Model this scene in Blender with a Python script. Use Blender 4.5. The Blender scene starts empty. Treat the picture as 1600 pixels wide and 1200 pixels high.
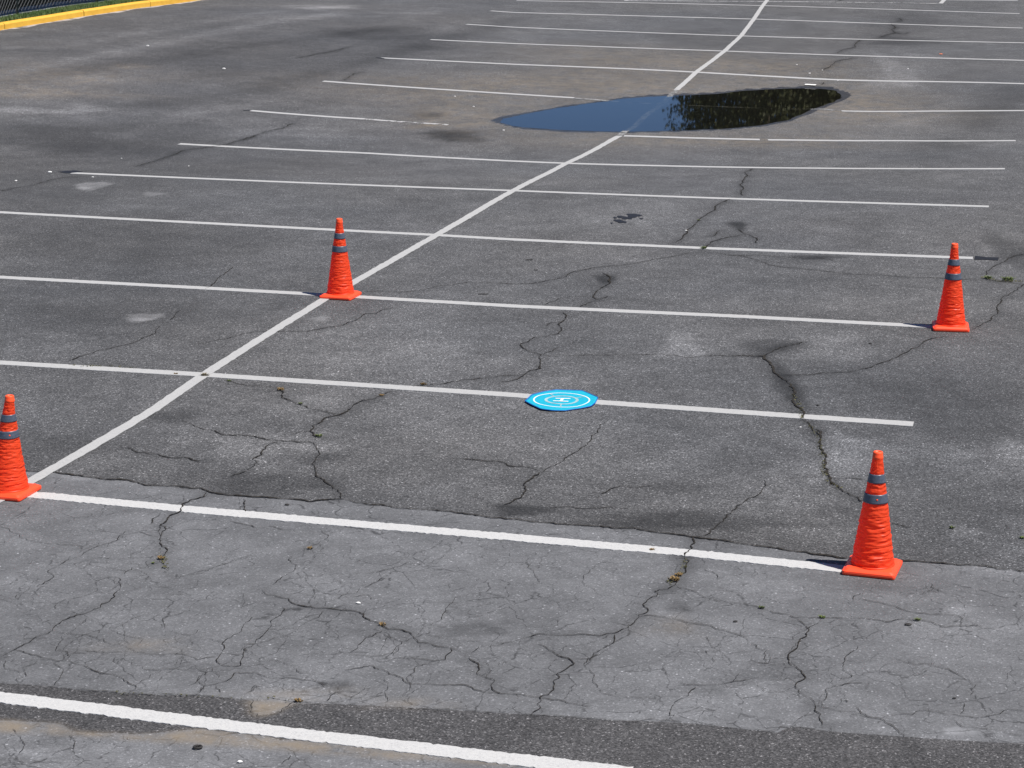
import bpy, math, random
import numpy as np
from mathutils import Vector, Matrix, noise

scene = bpy.context.scene
PI = math.pi

# ------------------------------------------------------------------ camera
CAM = (6.48239, -9.24059, 4.25038)
cam_data = bpy.data.cameras.new("camera")
cam = bpy.data.objects.new("camera", cam_data)
scene.collection.objects.link(cam)
_fw = Vector((-0.23384276, 0.9405606, -0.24629924))
_r = Vector((0.97027588, 0.24198436, 0.0028785))
_u = Vector((-0.06230797, 0.23830509, 0.96918956))
m = Matrix((_r, _u, -_fw)).transposed().to_4x4()
m.translation = Vector(CAM)
cam.matrix_world = m
cam_data.sensor_width = 36.0
cam_data.lens = 3414.96 / 1600 * 36.0
cam_data.clip_start = 0.1
cam_data.clip_end = 2000
scene.camera = cam

# ------------------------------------------------------------------ sky and sun
SUN_EL, SUN_AZ = math.radians(62), math.radians(-12)   # azimuth counted from +X
world = bpy.data.worlds.new("World")
scene.world = world
world.use_nodes = True
wn, wl = world.node_tree.nodes, world.node_tree.links
wn.clear()
sky = wn.new("ShaderNodeTexSky")
sky.sky_type = 'NISHITA'
sky.sun_disc = False
sky.sun_elevation = SUN_EL
sky.sun_rotation = PI / 2 - SUN_AZ
sky.air_density = 0.75
sky.dust_density = 0.0
sky.ozone_density = 5.0
sky.altitude = 3500.0
bg = wn.new("ShaderNodeBackground")
bg.inputs['Strength'].default_value = 0.08
wo = wn.new("ShaderNodeOutputWorld")
wl.new(sky.outputs[0], bg.inputs[0])
wl.new(bg.outputs[0], wo.inputs[0])
sd = bpy.data.lights.new("sun", 'SUN')
sd.energy = 5.0
sd.angle = math.radians(0.53)
sd.color = (1.0, 0.96, 0.92)
sun = bpy.data.objects.new("sun", sd)
scene.collection.objects.link(sun)
sdir = Vector((math.cos(SUN_EL) * math.cos(SUN_AZ), math.cos(SUN_EL) * math.sin(SUN_AZ), math.sin(SUN_EL)))
sun.rotation_euler = sdir.to_track_quat('Z', 'Y').to_euler()
sun.location = (20, -10, 30)
scene.view_settings.view_transform = 'Standard'
scene.view_settings.look = 'None'
scene.view_settings.gamma = 1.0
scene.view_settings.exposure = 0.5
scene.view_settings.use_curve_mapping = False

# ------------------------------------------------------------------ surveyed layout of the lot (metres)
L, D, ZW = 5.751, 3.2916, -0.125
WET=[[-1.976,23.38],[-1.968,23.827],[-1.594,24.758],[-1.336,25.426],[-0.838,26.376],[-0.603,26.885],[-0.262,27.25],[0.125,27.545],[0.523,27.801],[0.891,28.1],[1.167,28.559],[1.633,28.939],[1.993,29.186],[2.372,29.301],[2.682,29.215],[2.991,28.66],[3.097,28.238],[3.03,27.495],[2.875,26.743],[2.748,25.91],[2.508,24.602],[2.21,23.928],[1.794,23.424],[1.216,23.039],[0.763,22.803],[0.317,22.608],[-0.15,22.519],[-0.566,22.502],[-1.184,22.544],[-1.626,22.922]]
TZ=[[0.0,0.0,0.0],[0.0,0.0,0.0],[-0.004,0.004,-0.002],[-0.002,-0.011,0.011],[0.013,-0.016,0.013],[-0.057,-0.046,0.01],[-0.111,-0.175,-0.035],[-0.041,-0.22,-0.105],[0.069,-0.126,-0.081],[0.14,0.024,-0.005],[0.172,0.1,0.077],[0.192,0.104,0.105],[0.211,0.168,0.118],[0.216,0.217,0.157]]
PUD=[[-1.824,23.345],[-1.842,23.778],[-1.564,24.636],[-1.308,25.304],[-0.814,26.238],[-0.578,26.734],[-0.232,27.09],[0.153,27.385],[0.55,27.637],[0.911,27.929],[1.206,28.4],[1.655,28.772],[2.122,29.051],[2.51,29.058],[2.724,28.918],[2.868,28.468],[2.956,27.921],[2.907,27.352],[2.803,26.828],[2.64,25.957],[2.479,24.838],[2.184,24.126],[1.775,23.556],[1.193,23.173],[0.742,22.924],[0.293,22.728],[-0.178,22.651],[-0.595,22.634],[-1.185,22.75],[-1.526,22.922]]
CRACKS=[[3,[0.217,2.661],[0.303,2.6],[0.444,2.489],[0.52,2.444],[0.617,2.421],[0.744,2.422],[0.852,2.418],[0.925,2.374]],[4,[0.946,1.679],[0.933,1.747],[0.953,1.809],[0.939,1.893],[0.903,1.957],[0.904,2.062],[0.915,2.171],[0.954,2.242],[0.972,2.34],[1.003,2.457],[1.034,2.577],[1.03,2.706],[1.029,2.805]],[7,[1.184,2.945],[1.25,2.763],[1.322,2.619],[1.41,2.484],[1.444,2.353],[1.436,2.214]],[3,[1.436,2.214],[1.42,2.12],[1.344,2.131],[1.345,2.013]],[4,[1.244,1.856],[1.278,1.937],[1.338,1.938],[1.413,1.814],[1.428,1.691],[1.453,1.546]],[6,[1.453,1.546],[1.428,1.471],[1.409,1.386],[1.364,1.295],[1.348,1.186],[1.337,1.068],[1.318,0.95],[1.283,0.829],[1.257,0.713],[1.251,0.616]],[5,[1.285,0.732],[1.398,0.689],[1.489,0.653],[1.561,0.637],[1.613,0.662],[1.708,0.616],[1.822,0.564],[1.929,0.523],[2.045,0.463],[2.106,0.423],[2.122,0.383]],[3.5,[1.296,0.58],[1.354,0.501],[1.42,0.461],[1.459,0.436]],[3,[1.51,0.314],[1.476,0.475],[1.469,0.601]],[3,[1.56,0.601],[1.644,0.53],[1.684,0.426],[1.703,0.33]],[3,[1.38,1.028],[1.459,1.011],[1.534,1.03],[1.632,0.981],[1.669,1.003],[1.74,0.947],[1.805,0.927]],[2.5,[1.432,0.979],[1.474,0.878],[1.499,0.787],[1.572,0.77],[1.597,0.717]],[4,[1.644,0.813],[1.733,0.799],[1.794,0.827],[1.842,0.863],[1.917,0.859],[2.009,0.858],[2.097,0.886],[2.186,0.868],[2.277,0.844],[2.338,0.895],[2.358,0.912]],[2.5,[1.395,1.25],[1.468,1.256],[1.568,1.204],[1.645,1.16],[1.753,1.087],[1.849,1.037],[1.878,1.056]],[2.5,[1.662,1.164],[1.677,1.258],[1.684,1.351],[1.739,1.378]],[2.5,[1.93,1.493],[1.906,1.435],[1.875,1.374],[1.9,1.303],[1.964,1.204],[2.038,1.16],[2.106,1.177],[2.112,1.255]],[4,[2.329,1.517],[2.33,1.388],[2.332,1.261],[2.325,1.184],[2.327,1.085],[2.352,1.031],[2.354,0.923],[2.383,0.836],[2.453,0.807],[2.509,0.822],[2.46,1.047],[2.489,1.139]],[4,[2.46,1.047],[2.493,0.983],[2.554,0.963]],[3,[2.036,0.677],[2.062,0.637],[2.133,0.651],[2.215,0.688]],[2.5,[2.283,0.74],[2.339,0.778],[2.396,0.793]],[2.5,[2.336,0.719],[2.393,0.734],[2.486,0.61]],[2.5,[2.102,0.433],[2.111,0.513],[2.137,0.577],[2.147,0.659]],[2.5,[2.367,0.49],[2.374,0.603],[2.389,0.698]],[4,[2.63,0.737],[2.578,0.713],[2.53,0.712],[2.533,0.644],[2.502,0.569],[2.446,0.51],[2.439,0.42]],[3,[2.498,0.534],[2.557,0.45]],[3,[2.682,0.461],[2.667,0.534],[2.696,0.585]],[2.5,[1.201,1.332],[1.188,1.463],[1.209,1.523]],[3,[0.896,1.526],[0.935,1.467]],[2.5,[0.943,1.4],[1.034,1.316]],[2.5,[1.56,2.053],[1.643,2.046],[1.723,2.095],[1.776,2.138],[1.808,2.235],[1.857,2.368],[1.909,2.473],[1.948,2.56]],[2,[1.567,1.825],[1.683,1.855],[1.751,1.929],[1.866,1.988]],[2,[1.697,1.704],[1.819,1.764],[1.897,1.812],[1.995,1.837],[2.129,1.843],[2.203,1.725],[2.223,1.596]],[2,[1.98,0.947],[2.132,0.999],[2.116,1.13]],[2,[1.883,1.045],[1.878,0.97],[1.866,0.87]],[2,[1.741,0.742],[1.858,0.725],[1.932,0.72],[2.016,0.672]],[2.5,[2.212,1.142],[2.318,1.108],[2.493,1.128]],[2,[1.624,0.856],[1.647,0.947],[1.665,0.989]],[2,[1.851,0.699],[1.897,0.758],[2.053,0.775]],[7,[2.224,1.952],[2.283,1.897],[2.359,1.875],[2.425,1.851],[2.474,1.795],[2.54,1.771],[2.601,1.76],[2.67,1.751],[2.756,1.746],[2.83,1.752],[2.881,1.739],[2.918,1.682],[2.972,1.63],[3.047,1.598],[3.111,1.538],[3.178,1.529],[3.238,1.481],[3.275,1.416],[3.324,1.372],[3.387,1.371],[3.459,1.34],[3.516,1.343]],[3,[3.516,1.343],[3.599,1.315],[3.632,1.324],[3.666,1.394],[3.743,1.438],[3.815,1.505]],[6,[3.651,1.221],[3.695,1.185],[3.732,1.113],[3.741,1.046],[3.782,0.988],[3.825,0.954],[3.889,0.837],[3.942,0.795],[3.994,0.787]],[4,[3.112,0.474],[3.116,0.561],[3.169,0.608],[3.232,0.624]],[4,[2.638,0.739],[2.694,0.731],[2.749,0.7],[2.809,0.727],[2.872,0.72],[2.955,0.708],[3.043,0.652]],[5,[3.066,0.895],[3.131,0.935],[3.186,0.984],[3.251,0.943],[3.327,0.894],[3.404,0.868],[3.444,0.822],[3.503,0.793],[3.567,0.809],[3.646,0.829],[3.731,0.829],[3.805,0.804],[3.884,0.791],[3.952,0.787]],[4,[3.412,0.87],[3.417,0.94],[3.419,1.021],[3.455,1.077],[3.483,1.131]],[4,[3.019,1.118],[3.083,1.111],[3.144,1.115],[3.222,1.064],[3.263,1.133],[3.328,1.15],[3.416,1.149],[3.483,1.131],[3.542,1.17],[3.539,1.276],[3.516,1.343]],[3.5,[3.02,1.143],[3.021,1.277],[3.025,1.377],[3.061,1.436],[3.092,1.482]],[3,[3.111,1.449],[3.194,1.358],[3.248,1.298],[3.25,1.202],[3.259,1.144]],[3,[3.14,1.102],[3.191,1.163],[3.24,1.235],[3.266,1.327],[3.27,1.402]],[4,[2.484,1.151],[2.492,1.252],[2.475,1.348],[2.466,1.474],[2.466,1.579],[2.431,1.716]],[3,[2.497,1.142],[2.551,1.217],[2.618,1.284]],[2.5,[2.492,1.353],[2.585,1.301],[2.628,1.388],[2.654,1.523],[2.673,1.659],[2.683,1.714]],[2.5,[2.489,1.139],[2.576,1.101],[2.683,1.104],[2.773,1.103],[2.871,1.08],[2.953,1.101],[3.015,1.129]],[3,[2.69,1.933],[2.713,1.994],[2.762,2.021],[2.772,2.122],[2.814,2.218],[2.835,2.339]],[3,[2.581,2.215],[2.661,2.15],[2.706,2.133]],[3,[2.636,2.346],[2.7,2.392],[2.765,2.438],[2.834,2.5],[2.892,2.605],[2.975,2.627],[3.023,2.7],[3.078,2.79],[3.099,2.967]],[4,[2.249,2.058],[2.26,2.205]],[3,[2.26,2.205],[2.289,2.345],[2.236,2.451],[2.183,2.559]],[2,[2.289,2.345],[2.305,2.53],[2.331,2.659],[2.28,2.899],[2.211,3.011]],[3.5,[3.314,1.641],[3.335,1.776],[3.342,1.884],[3.342,2.019],[3.347,2.102],[3.395,2.17],[3.45,2.212],[3.491,2.307],[3.446,2.409],[3.393,2.425]],[2,[3.314,1.641],[3.419,1.642],[3.521,1.669]],[2.5,[3.334,1.494],[3.418,1.453],[3.495,1.435],[3.581,1.445],[3.645,1.474]],[2.5,[3.782,0.988],[3.816,1.088],[3.845,1.212]],[2.5,[3.307,0.821],[3.353,0.699],[3.362,0.614],[3.411,0.54]],[2.5,[3.235,0.484],[3.22,0.556],[3.24,0.626],[3.245,0.715]],[2.5,[3.458,0.66],[3.506,0.586],[3.547,0.532]],[2,[2.774,1.982],[2.837,2.026],[2.879,1.954]],[2,[3.105,1.958],[3.263,1.998],[3.333,2.016]],[2.5,[2.624,0.922],[2.729,0.925],[2.801,0.873],[2.871,0.799],[2.943,0.818]],[2.5,[2.662,1.789],[2.641,1.865],[2.615,1.914]],[2,[2.331,2.008],[2.447,1.953],[2.562,1.928]],[6,[3.815,1.505],[3.854,1.565],[3.901,1.627],[3.957,1.654],[4.002,1.653],[4.071,1.666],[4.127,1.693],[4.196,1.703],[4.276,1.723],[4.317,1.759],[4.356,1.832],[4.389,1.892],[4.387,1.995],[4.407,2.079],[4.427,2.163],[4.391,2.262],[4.396,2.331],[4.437,2.411],[4.413,2.488],[4.453,2.527],[4.482,2.548]],[9,[4.482,2.548],[4.506,2.654],[4.514,2.771],[4.526,2.922],[4.507,3.037],[4.478,3.152]],[5,[4.478,3.152],[4.486,3.278],[4.464,3.528]],[4,[4.535,2.59],[4.616,2.554],[4.703,2.479],[4.795,2.42],[4.876,2.427],[4.95,2.419],[5.017,2.396],[5.087,2.346]],[4,[4.328,1.749],[4.348,1.63],[4.316,1.549],[4.281,1.467],[4.257,1.377],[4.202,1.351]],[3.5,[4.257,1.377],[4.273,1.322],[4.271,1.251]],[7,[3.961,1.506],[4.031,1.451],[4.102,1.373],[4.158,1.352],[4.208,1.282],[4.177,1.193],[4.162,1.108],[4.161,1.018],[4.161,0.928],[4.163,0.863],[4.15,0.794],[4.146,0.707],[4.165,0.628],[4.148,0.561]],[4,[3.992,0.797],[4.057,0.803],[4.132,0.801],[4.194,0.784],[4.271,0.772],[4.337,0.735],[4.403,0.731]],[3,[4.296,1.235],[4.342,1.155],[4.361,1.047],[4.419,0.929],[4.504,0.918],[4.596,0.909],[4.71,0.916]],[4,[4.41,2.066],[4.494,2.101],[4.589,2.073],[4.645,2.061],[4.722,2.029],[4.804,2.012],[4.88,1.98],[4.947,1.946],[4.998,1.897],[5.047,1.798],[5.09,1.735],[5.151,1.727]],[3,[5.161,1.717],[5.18,1.579],[5.178,1.531]],[2.5,[5.08,1.506],[5.194,1.535]],[3.5,[4.781,1.166],[4.846,1.126],[4.908,1.153],[4.989,1.163],[5.039,1.21],[5.106,1.26],[5.164,1.32]],[3,[4.881,1.113],[4.84,1.015],[4.843,0.951],[4.803,0.897],[4.805,0.792],[4.815,0.711]],[3,[3.581,2.798],[3.63,2.676],[3.706,2.563],[3.739,2.485]],[3,[3.981,2.752],[3.969,2.631],[3.978,2.546]],[3,[4.627,2.948],[4.684,2.889],[4.74,2.772]],[2.5,[3.961,1.911],[4.0,1.818]],[2.5,[4.813,1.849],[4.885,1.67]],[2.5,[4.847,1.636],[4.921,1.489]],[2,[4.232,0.837],[4.257,0.909],[4.278,1.003]],[2.5,[4.428,1.876],[4.491,1.918],[4.508,1.974]],[3,[4.924,0.801],[5.023,0.837]],[5,[5.087,2.346],[5.173,2.302],[5.25,2.256],[5.329,2.263],[5.388,2.292],[5.492,2.311],[5.588,2.33],[5.666,2.337],[5.754,2.341],[5.839,2.381],[5.909,2.381],[5.988,2.368],[6.051,2.332],[6.146,2.344],[6.231,2.358],[6.3,2.363],[6.361,2.323],[6.439,2.297],[6.49,2.293]],[3,[5.535,2.611],[5.566,2.757]],[5,[5.557,2.658],[5.632,2.636],[5.707,2.595],[5.771,2.576],[5.837,2.526],[5.908,2.518],[5.979,2.515],[6.049,2.522],[6.12,2.506],[6.174,2.468],[6.229,2.417],[6.265,2.375]],[7,[5.26,2.246],[5.306,2.154],[5.336,2.085],[5.339,1.984],[5.322,1.868],[5.301,1.765],[5.293,1.691],[5.317,1.59],[5.322,1.521],[5.378,1.467],[5.395,1.391],[5.383,1.287],[5.401,1.203],[5.44,1.147],[5.483,1.051],[5.508,0.972],[5.534,0.875],[5.56,0.779]],[3,[5.401,1.381],[5.446,1.381]],[3,[5.505,1.363],[5.548,1.351]],[3,[5.332,2.083],[5.365,2.182],[5.389,2.279]],[3,[5.627,1.91],[5.593,1.732],[5.594,1.626],[5.588,1.567],[5.611,1.458],[5.577,1.381]],[3,[5.707,1.397],[5.642,1.387],[5.584,1.316],[5.543,1.239],[5.546,1.131],[5.53,1.02]],[4.5,[5.528,1.009],[5.583,1.012],[5.649,0.987],[5.711,0.993],[5.762,0.954],[5.819,0.927],[5.87,0.879],[5.914,0.809],[5.957,0.741]],[3.5,[5.694,1.052],[5.736,0.978]],[3.5,[5.818,0.937],[5.9,0.989],[5.976,1.019],[6.05,1.09],[6.097,1.081],[6.153,1.064],[6.223,1.068],[6.307,1.083],[6.383,1.134],[6.435,1.2],[6.513,1.219]],[2.5,[5.615,1.17],[5.652,1.115]],[3,[5.841,1.772],[5.911,1.731],[5.994,1.729],[6.053,1.698],[6.128,1.682],[6.172,1.636],[6.214,1.59]],[2.5,[6.266,1.513],[6.27,1.426],[6.249,1.355]],[3,[6.187,1.011],[6.229,0.94],[6.297,0.948],[6.373,0.967],[6.405,0.935],[6.467,0.891],[6.519,0.905]],[3,[5.197,1.513],[5.26,1.541],[5.312,1.531]],[2.5,[5.223,1.313],[5.305,1.323]],[2.5,[5.246,1.141],[5.331,1.174]],[4,[5.948,3.026],[6.001,2.897]],[2,[6.219,1.239],[6.206,1.089]],[2.5,[5.421,0.764],[5.427,0.847],[5.511,0.942]],[6,[0.722,6.365],[0.797,6.179],[0.88,6.074],[0.991,5.979],[1.082,5.905],[1.175,5.856],[1.268,5.808],[1.378,5.742],[1.409,5.726]],[8,[1.586,6.361],[1.527,6.219],[1.479,6.132],[1.449,6.026],[1.458,5.882],[1.44,5.782],[1.413,5.713],[1.369,5.622],[1.359,5.503],[1.35,5.387],[1.376,5.258],[1.426,5.183],[1.482,5.109]],[4,[1.376,5.258],[1.317,5.198],[1.257,5.125]],[4.5,[0.691,5.094],[0.799,5.007],[0.922,5.007],[1.053,4.985],[1.181,4.966],[1.306,4.955],[1.423,4.964],[1.49,4.981]],[4.5,[1.247,4.918],[1.202,4.842],[1.204,4.674],[1.236,4.558],[1.231,4.475],[1.276,4.325],[1.274,4.205],[1.249,4.12],[1.223,4.036]],[3,[0.35,5.287],[0.472,5.204],[0.582,5.119],[0.691,5.094]],[5,[0.269,4.516],[0.372,4.417],[0.475,4.402],[0.588,4.39],[0.69,4.375],[0.791,4.361],[0.888,4.325]],[3,[1.496,4.961],[1.607,4.778],[1.648,4.623],[1.657,4.463]],[6,[1.657,4.463],[1.705,4.356],[1.809,4.188],[1.898,4.058],[1.991,3.95],[2.06,3.875],[2.105,3.741]],[4,[0.219,6.497],[0.345,6.45],[0.481,6.407],[0.596,6.421],[0.714,6.389]],[5,[1.203,3.654],[1.195,3.506],[1.167,3.409],[1.173,3.286]],[7,[1.173,3.286],[1.173,3.181],[1.175,3.044],[1.188,2.912]],[4,[1.188,2.912],[1.206,2.817],[1.272,2.736]],[3,[1.488,3.581],[1.537,3.451],[1.601,3.327]],[3,[1.848,3.083],[1.932,3.055],[2.011,3.042]],[3,[2.2,3.074],[2.27,2.929],[2.253,2.828],[2.226,2.758]],[2.5,[1.579,3.115],[1.681,3.073],[1.782,3.032]],[2.5,[1.113,2.96],[1.103,3.111]],[5,[1.571,6.408],[1.614,6.522]],[5,[1.72,6.691],[1.784,6.74],[1.862,6.787],[1.94,6.835],[1.994,6.924],[2.083,7.029],[2.201,7.131],[2.262,7.202],[2.38,7.261]],[5,[-0.157,8.222],[0.106,8.311],[0.287,8.34],[0.346,8.468],[0.386,8.566],[0.474,8.657],[0.501,8.801],[0.532,8.983],[0.539,9.196],[0.619,9.231],[0.624,9.362],[0.72,9.495]],[4,[-1.051,8.217],[-0.99,7.933],[-1.011,7.637],[-1.042,7.439],[-1.109,7.328],[-1.176,7.219],[-1.217,7.057],[-1.246,6.871],[-1.26,6.78]],[4,[-1.134,8.895],[-1.072,8.486]],[3,[-0.557,7.599],[-0.449,7.691],[-0.352,7.812],[-0.267,7.931],[-0.243,8.1],[-0.157,8.222]],[4,[0.229,10.117],[0.365,10.19],[0.504,10.15],[0.64,10.223],[0.751,10.383],[0.852,10.59],[0.986,10.679],[1.08,10.807],[1.221,10.819],[1.39,10.846],[1.495,10.809]],[2.5,[-0.517,10.513],[-0.423,10.619]],[5,[1.36,10.838],[1.489,10.831],[1.669,10.876],[1.741,10.974],[1.826,11.157],[1.891,11.296],[1.924,11.511],[2.033,11.681],[2.154,11.882],[2.3,11.97],[2.418,12.121],[2.534,12.291],[2.638,12.441],[2.762,12.589],[2.888,12.83],[2.997,12.875],[3.145,12.892],[3.291,12.808],[3.458,12.803],[3.565,12.865]],[4,[3.291,12.808],[3.464,12.759],[3.596,12.638]],[9,[2.239,11.548],[2.341,11.367],[2.395,11.137],[2.381,10.936]],[6,[2.381,10.936],[2.353,10.772],[2.347,10.578],[2.356,10.391],[2.436,10.299],[2.509,10.467]],[5,[2.432,10.247],[2.387,10.103],[2.348,9.933]],[6,[2.256,9.674],[2.328,9.552],[2.316,9.41],[2.332,9.243],[2.382,9.054],[2.404,8.829],[2.338,8.682],[2.239,8.624],[2.229,8.431],[2.19,8.358],[2.212,8.239],[2.293,8.107],[2.404,8.046],[2.45,7.998],[2.463,7.882],[2.515,7.75],[2.534,7.582],[2.56,7.532],[2.51,7.434],[2.485,7.261],[2.436,7.139],[2.339,7.005]],[3,[2.231,9.082],[2.27,9.227],[2.375,9.342]],[4,[2.45,7.998],[2.536,7.949],[2.686,8.012],[2.818,8.094],[2.989,8.121],[3.203,8.206],[3.393,8.273],[3.533,8.25],[3.648,8.203],[3.731,8.271]],[7,[3.731,8.271],[3.827,8.343],[3.958,8.359],[4.072,8.406],[4.18,8.398]],[3,[2.45,8.027],[2.501,8.162],[2.527,8.291]],[3,[2.29,7.198],[2.408,7.252],[2.475,7.302]],[3,[2.008,9.971],[2.117,10.294],[2.326,10.459]],[4.5,[3.6,12.612],[3.762,12.42],[3.982,12.291],[4.207,12.228],[4.397,12.166],[4.568,12.101],[4.75,12.091],[4.93,12.099],[5.161,12.058],[5.402,12.079],[5.531,12.083],[5.693,12.053],[5.964,12.081],[6.125,12.009],[6.285,11.962]],[3.5,[3.562,12.887],[3.793,12.847],[3.986,12.817],[4.113,12.903],[4.257,12.843],[4.369,12.748],[4.428,12.669]],[12,[4.181,8.394],[4.249,8.412],[4.341,8.132],[4.427,7.89],[4.495,7.678],[4.57,7.502],[4.637,7.275],[4.653,7.092]],[10,[4.653,7.092],[4.693,6.92],[4.744,6.806],[4.771,6.636],[4.788,6.492],[4.841,6.408],[4.893,6.278],[4.955,6.105]],[8,[4.249,8.412],[4.302,8.643],[4.356,8.784],[4.427,8.898],[4.506,9.014]],[4.5,[4.507,7.795],[4.636,7.84],[4.774,7.933],[4.888,7.997],[4.979,8.032],[5.064,8.14],[5.158,8.299],[5.241,8.45],[5.333,8.684],[5.415,8.889],[5.473,9.06],[5.526,9.329],[5.604,9.446],[5.699,9.535]],[5,[5.885,9.846],[5.963,10.071],[6.056,10.303],[6.092,10.562],[6.069,10.814],[6.101,11.24],[6.184,11.574],[6.285,11.962]],[5,[5.907,12.341],[5.972,12.796],[6.032,12.99],[6.138,13.337],[6.251,13.549]],[10,[4.938,6.221],[4.988,5.968],[5.031,5.678],[5.068,5.439],[5.117,5.13],[5.164,4.948]],[7,[5.164,4.948],[5.234,4.777],[5.307,4.684],[5.415,4.53]],[4,[5.632,4.131],[5.716,4.068],[5.766,4.065]],[4,[4.883,4.951],[5.009,4.985],[5.112,5.031]],[3.5,[5.112,5.031],[5.271,5.054],[5.379,5.044]],[5,[2.639,4.84],[2.731,4.844],[2.816,4.825],[2.88,4.842],[2.981,4.759],[3.071,4.759],[3.146,4.731],[3.208,4.707]],[6,[3.221,4.652],[3.206,4.55],[3.21,4.417],[3.201,4.32],[3.237,4.217],[3.226,4.086],[3.196,3.987],[3.166,3.872]],[4,[3.391,6.038],[3.379,5.807],[3.374,5.496],[3.337,5.188],[3.315,4.976],[3.292,4.829],[3.248,4.679]],[4,[3.474,3.899],[3.594,3.93],[3.737,3.949],[3.854,3.997],[3.967,4.009]],[4,[3.733,4.272],[3.753,4.389],[3.841,4.487],[4.027,4.535]],[4,[4.733,4.861],[4.745,4.592],[4.663,4.324],[4.629,4.076],[4.564,3.752],[4.489,3.51]],[8,[2.611,19.582],[2.565,19.169],[2.66,18.774],[2.677,18.434],[2.693,17.834],[2.792,17.353],[2.813,16.947],[2.886,16.744]],[9,[2.776,16.403],[2.73,16.048],[2.696,15.806],[2.73,15.499],[2.696,15.274],[2.667,14.769],[2.646,14.407],[2.638,14.097],[2.68,13.806],[2.667,13.581],[2.647,13.394]],[8,[3.005,13.086],[3.021,13.304],[3.033,13.559],[3.105,13.759],[3.19,13.889],[3.268,13.982]],[7,[3.182,14.301],[3.272,14.132],[3.426,13.871],[3.482,13.557]],[5,[2.888,13.818],[2.958,13.872],[3.003,14.259]],[12,[2.509,36.068],[2.492,35.38],[2.556,34.529],[2.406,33.98],[2.331,33.194]],[14,[2.7,32.513],[2.454,31.991],[2.411,31.276],[2.307,30.895]],[20,[2.465,29.722],[2.45,29.48]],[14,[2.864,36.651],[2.954,37.159],[3.111,37.687],[2.963,38.301],[3.037,38.656],[2.871,39.462]],[12,[3.111,37.687],[3.265,37.401],[3.351,37.816]],[12,[2.933,40.011],[3.061,40.159],[2.948,40.729]],[10,[1.23,45.113],[1.154,44.335]],[9,[-4.893,20.892],[-4.945,20.374],[-4.973,19.94]],[8,[-4.973,19.94],[-5.135,19.613],[-5.319,19.176],[-5.259,18.459],[-5.228,18.0],[-5.245,17.346]],[7,[-5.845,14.665],[-5.791,14.98],[-5.681,15.322],[-5.708,15.781],[-5.655,16.036],[-5.458,16.179]],[4,[-1.409,10.937],[-1.384,10.609],[-1.33,10.217],[-1.276,9.835]],[8,[-4.921,20.44],[-4.901,21.225],[-4.783,21.701],[-4.779,22.216]],[9,[-5.425,26.624],[-5.509,27.443],[-5.423,27.752]],[12,[-7.092,29.027],[-6.98,29.648],[-6.837,30.303],[-6.755,31.28]],[3,[1.982,-0.473],[2.062,-0.433],[2.134,-0.376],[2.117,-0.303],[2.047,-0.242]],[3,[1.88,-0.631],[2.008,-0.56],[2.169,-0.557]],[3,[3.155,-0.304],[3.165,-0.245],[3.161,-0.189]],[3,[1.75,-0.239],[1.864,-0.368],[1.917,-0.508]]]
SEAM=[[-0.647,3.804],[-0.147,3.807],[0.007,3.831],[0.159,3.808],[0.364,3.768],[0.597,3.767],[0.677,3.742],[0.765,3.697],[0.847,3.718],[0.935,3.726],[1.037,3.7],[1.133,3.71],[1.208,3.67],[1.285,3.646],[1.381,3.627],[1.447,3.629],[1.556,3.635],[1.637,3.656],[1.718,3.641],[1.824,3.654],[1.919,3.635],[1.987,3.667],[2.074,3.733],[2.135,3.749],[2.225,3.7],[2.335,3.671],[2.423,3.666],[2.686,3.649],[2.857,3.651],[3.023,3.632],[3.129,3.618],[3.235,3.611],[3.343,3.598],[3.454,3.572],[3.547,3.583],[3.611,3.572],[3.692,3.58],[3.782,3.583],[3.848,3.62],[3.944,3.591],[4.066,3.596],[4.171,3.577],[4.274,3.57],[4.349,3.557],[4.431,3.546],[4.637,3.508],[4.741,3.471],[4.941,3.446],[5.102,3.412],[5.236,3.385],[5.452,3.379],[5.77,3.412],[5.941,3.395],[6.15,3.413],[6.467,3.399],[6.834,3.4]]
STRIP=[[1.109,0.324],[1.413,0.293],[1.654,0.311],[1.891,0.31],[2.129,0.327],[2.577,0.399],[2.732,0.396],[2.838,0.204],[2.916,0.282],[2.964,0.412],[3.088,0.444],[3.329,0.48],[3.546,0.502],[3.795,0.533],[4.052,0.557],[4.241,0.58],[4.529,0.596],[4.73,0.631],[4.932,0.659],[5.217,0.651],[5.358,0.647],[5.401,0.73],[5.454,0.752],[5.518,0.736],[5.674,0.728],[5.918,0.75],[6.221,0.773],[6.521,0.81],[6.819,0.84],[6.814,-0.033],[5.413,-0.121],[4.664,-0.065],[4.194,-0.015],[3.942,-0.005],[3.723,-0.007],[3.432,0.003],[3.18,-0.015],[3.041,-0.035],[2.983,-0.01],[2.62,-0.008],[2.484,-0.082],[2.358,-0.139],[2.064,-0.19],[1.926,-0.113],[1.635,-0.146],[1.353,-0.136]]
TAN=[[1.346,-0.121],[1.635,-0.146],[1.926,-0.113],[2.064,-0.19],[2.358,-0.139],[2.484,-0.082],[2.62,-0.008],[2.983,-0.01],[3.041,-0.035],[3.18,-0.015],[3.432,0.003],[3.723,-0.007],[3.942,-0.005],[4.194,-0.015],[4.199,-0.036],[3.595,-0.109],[3.222,-0.136],[2.969,-0.147],[2.467,-0.198],[2.077,-0.219],[1.701,-0.275],[1.442,-0.302]]
TAN2=[[2.717,0.392],[2.754,0.41],[2.964,0.412],[2.916,0.282],[2.841,0.196],[2.791,0.258]]
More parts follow.
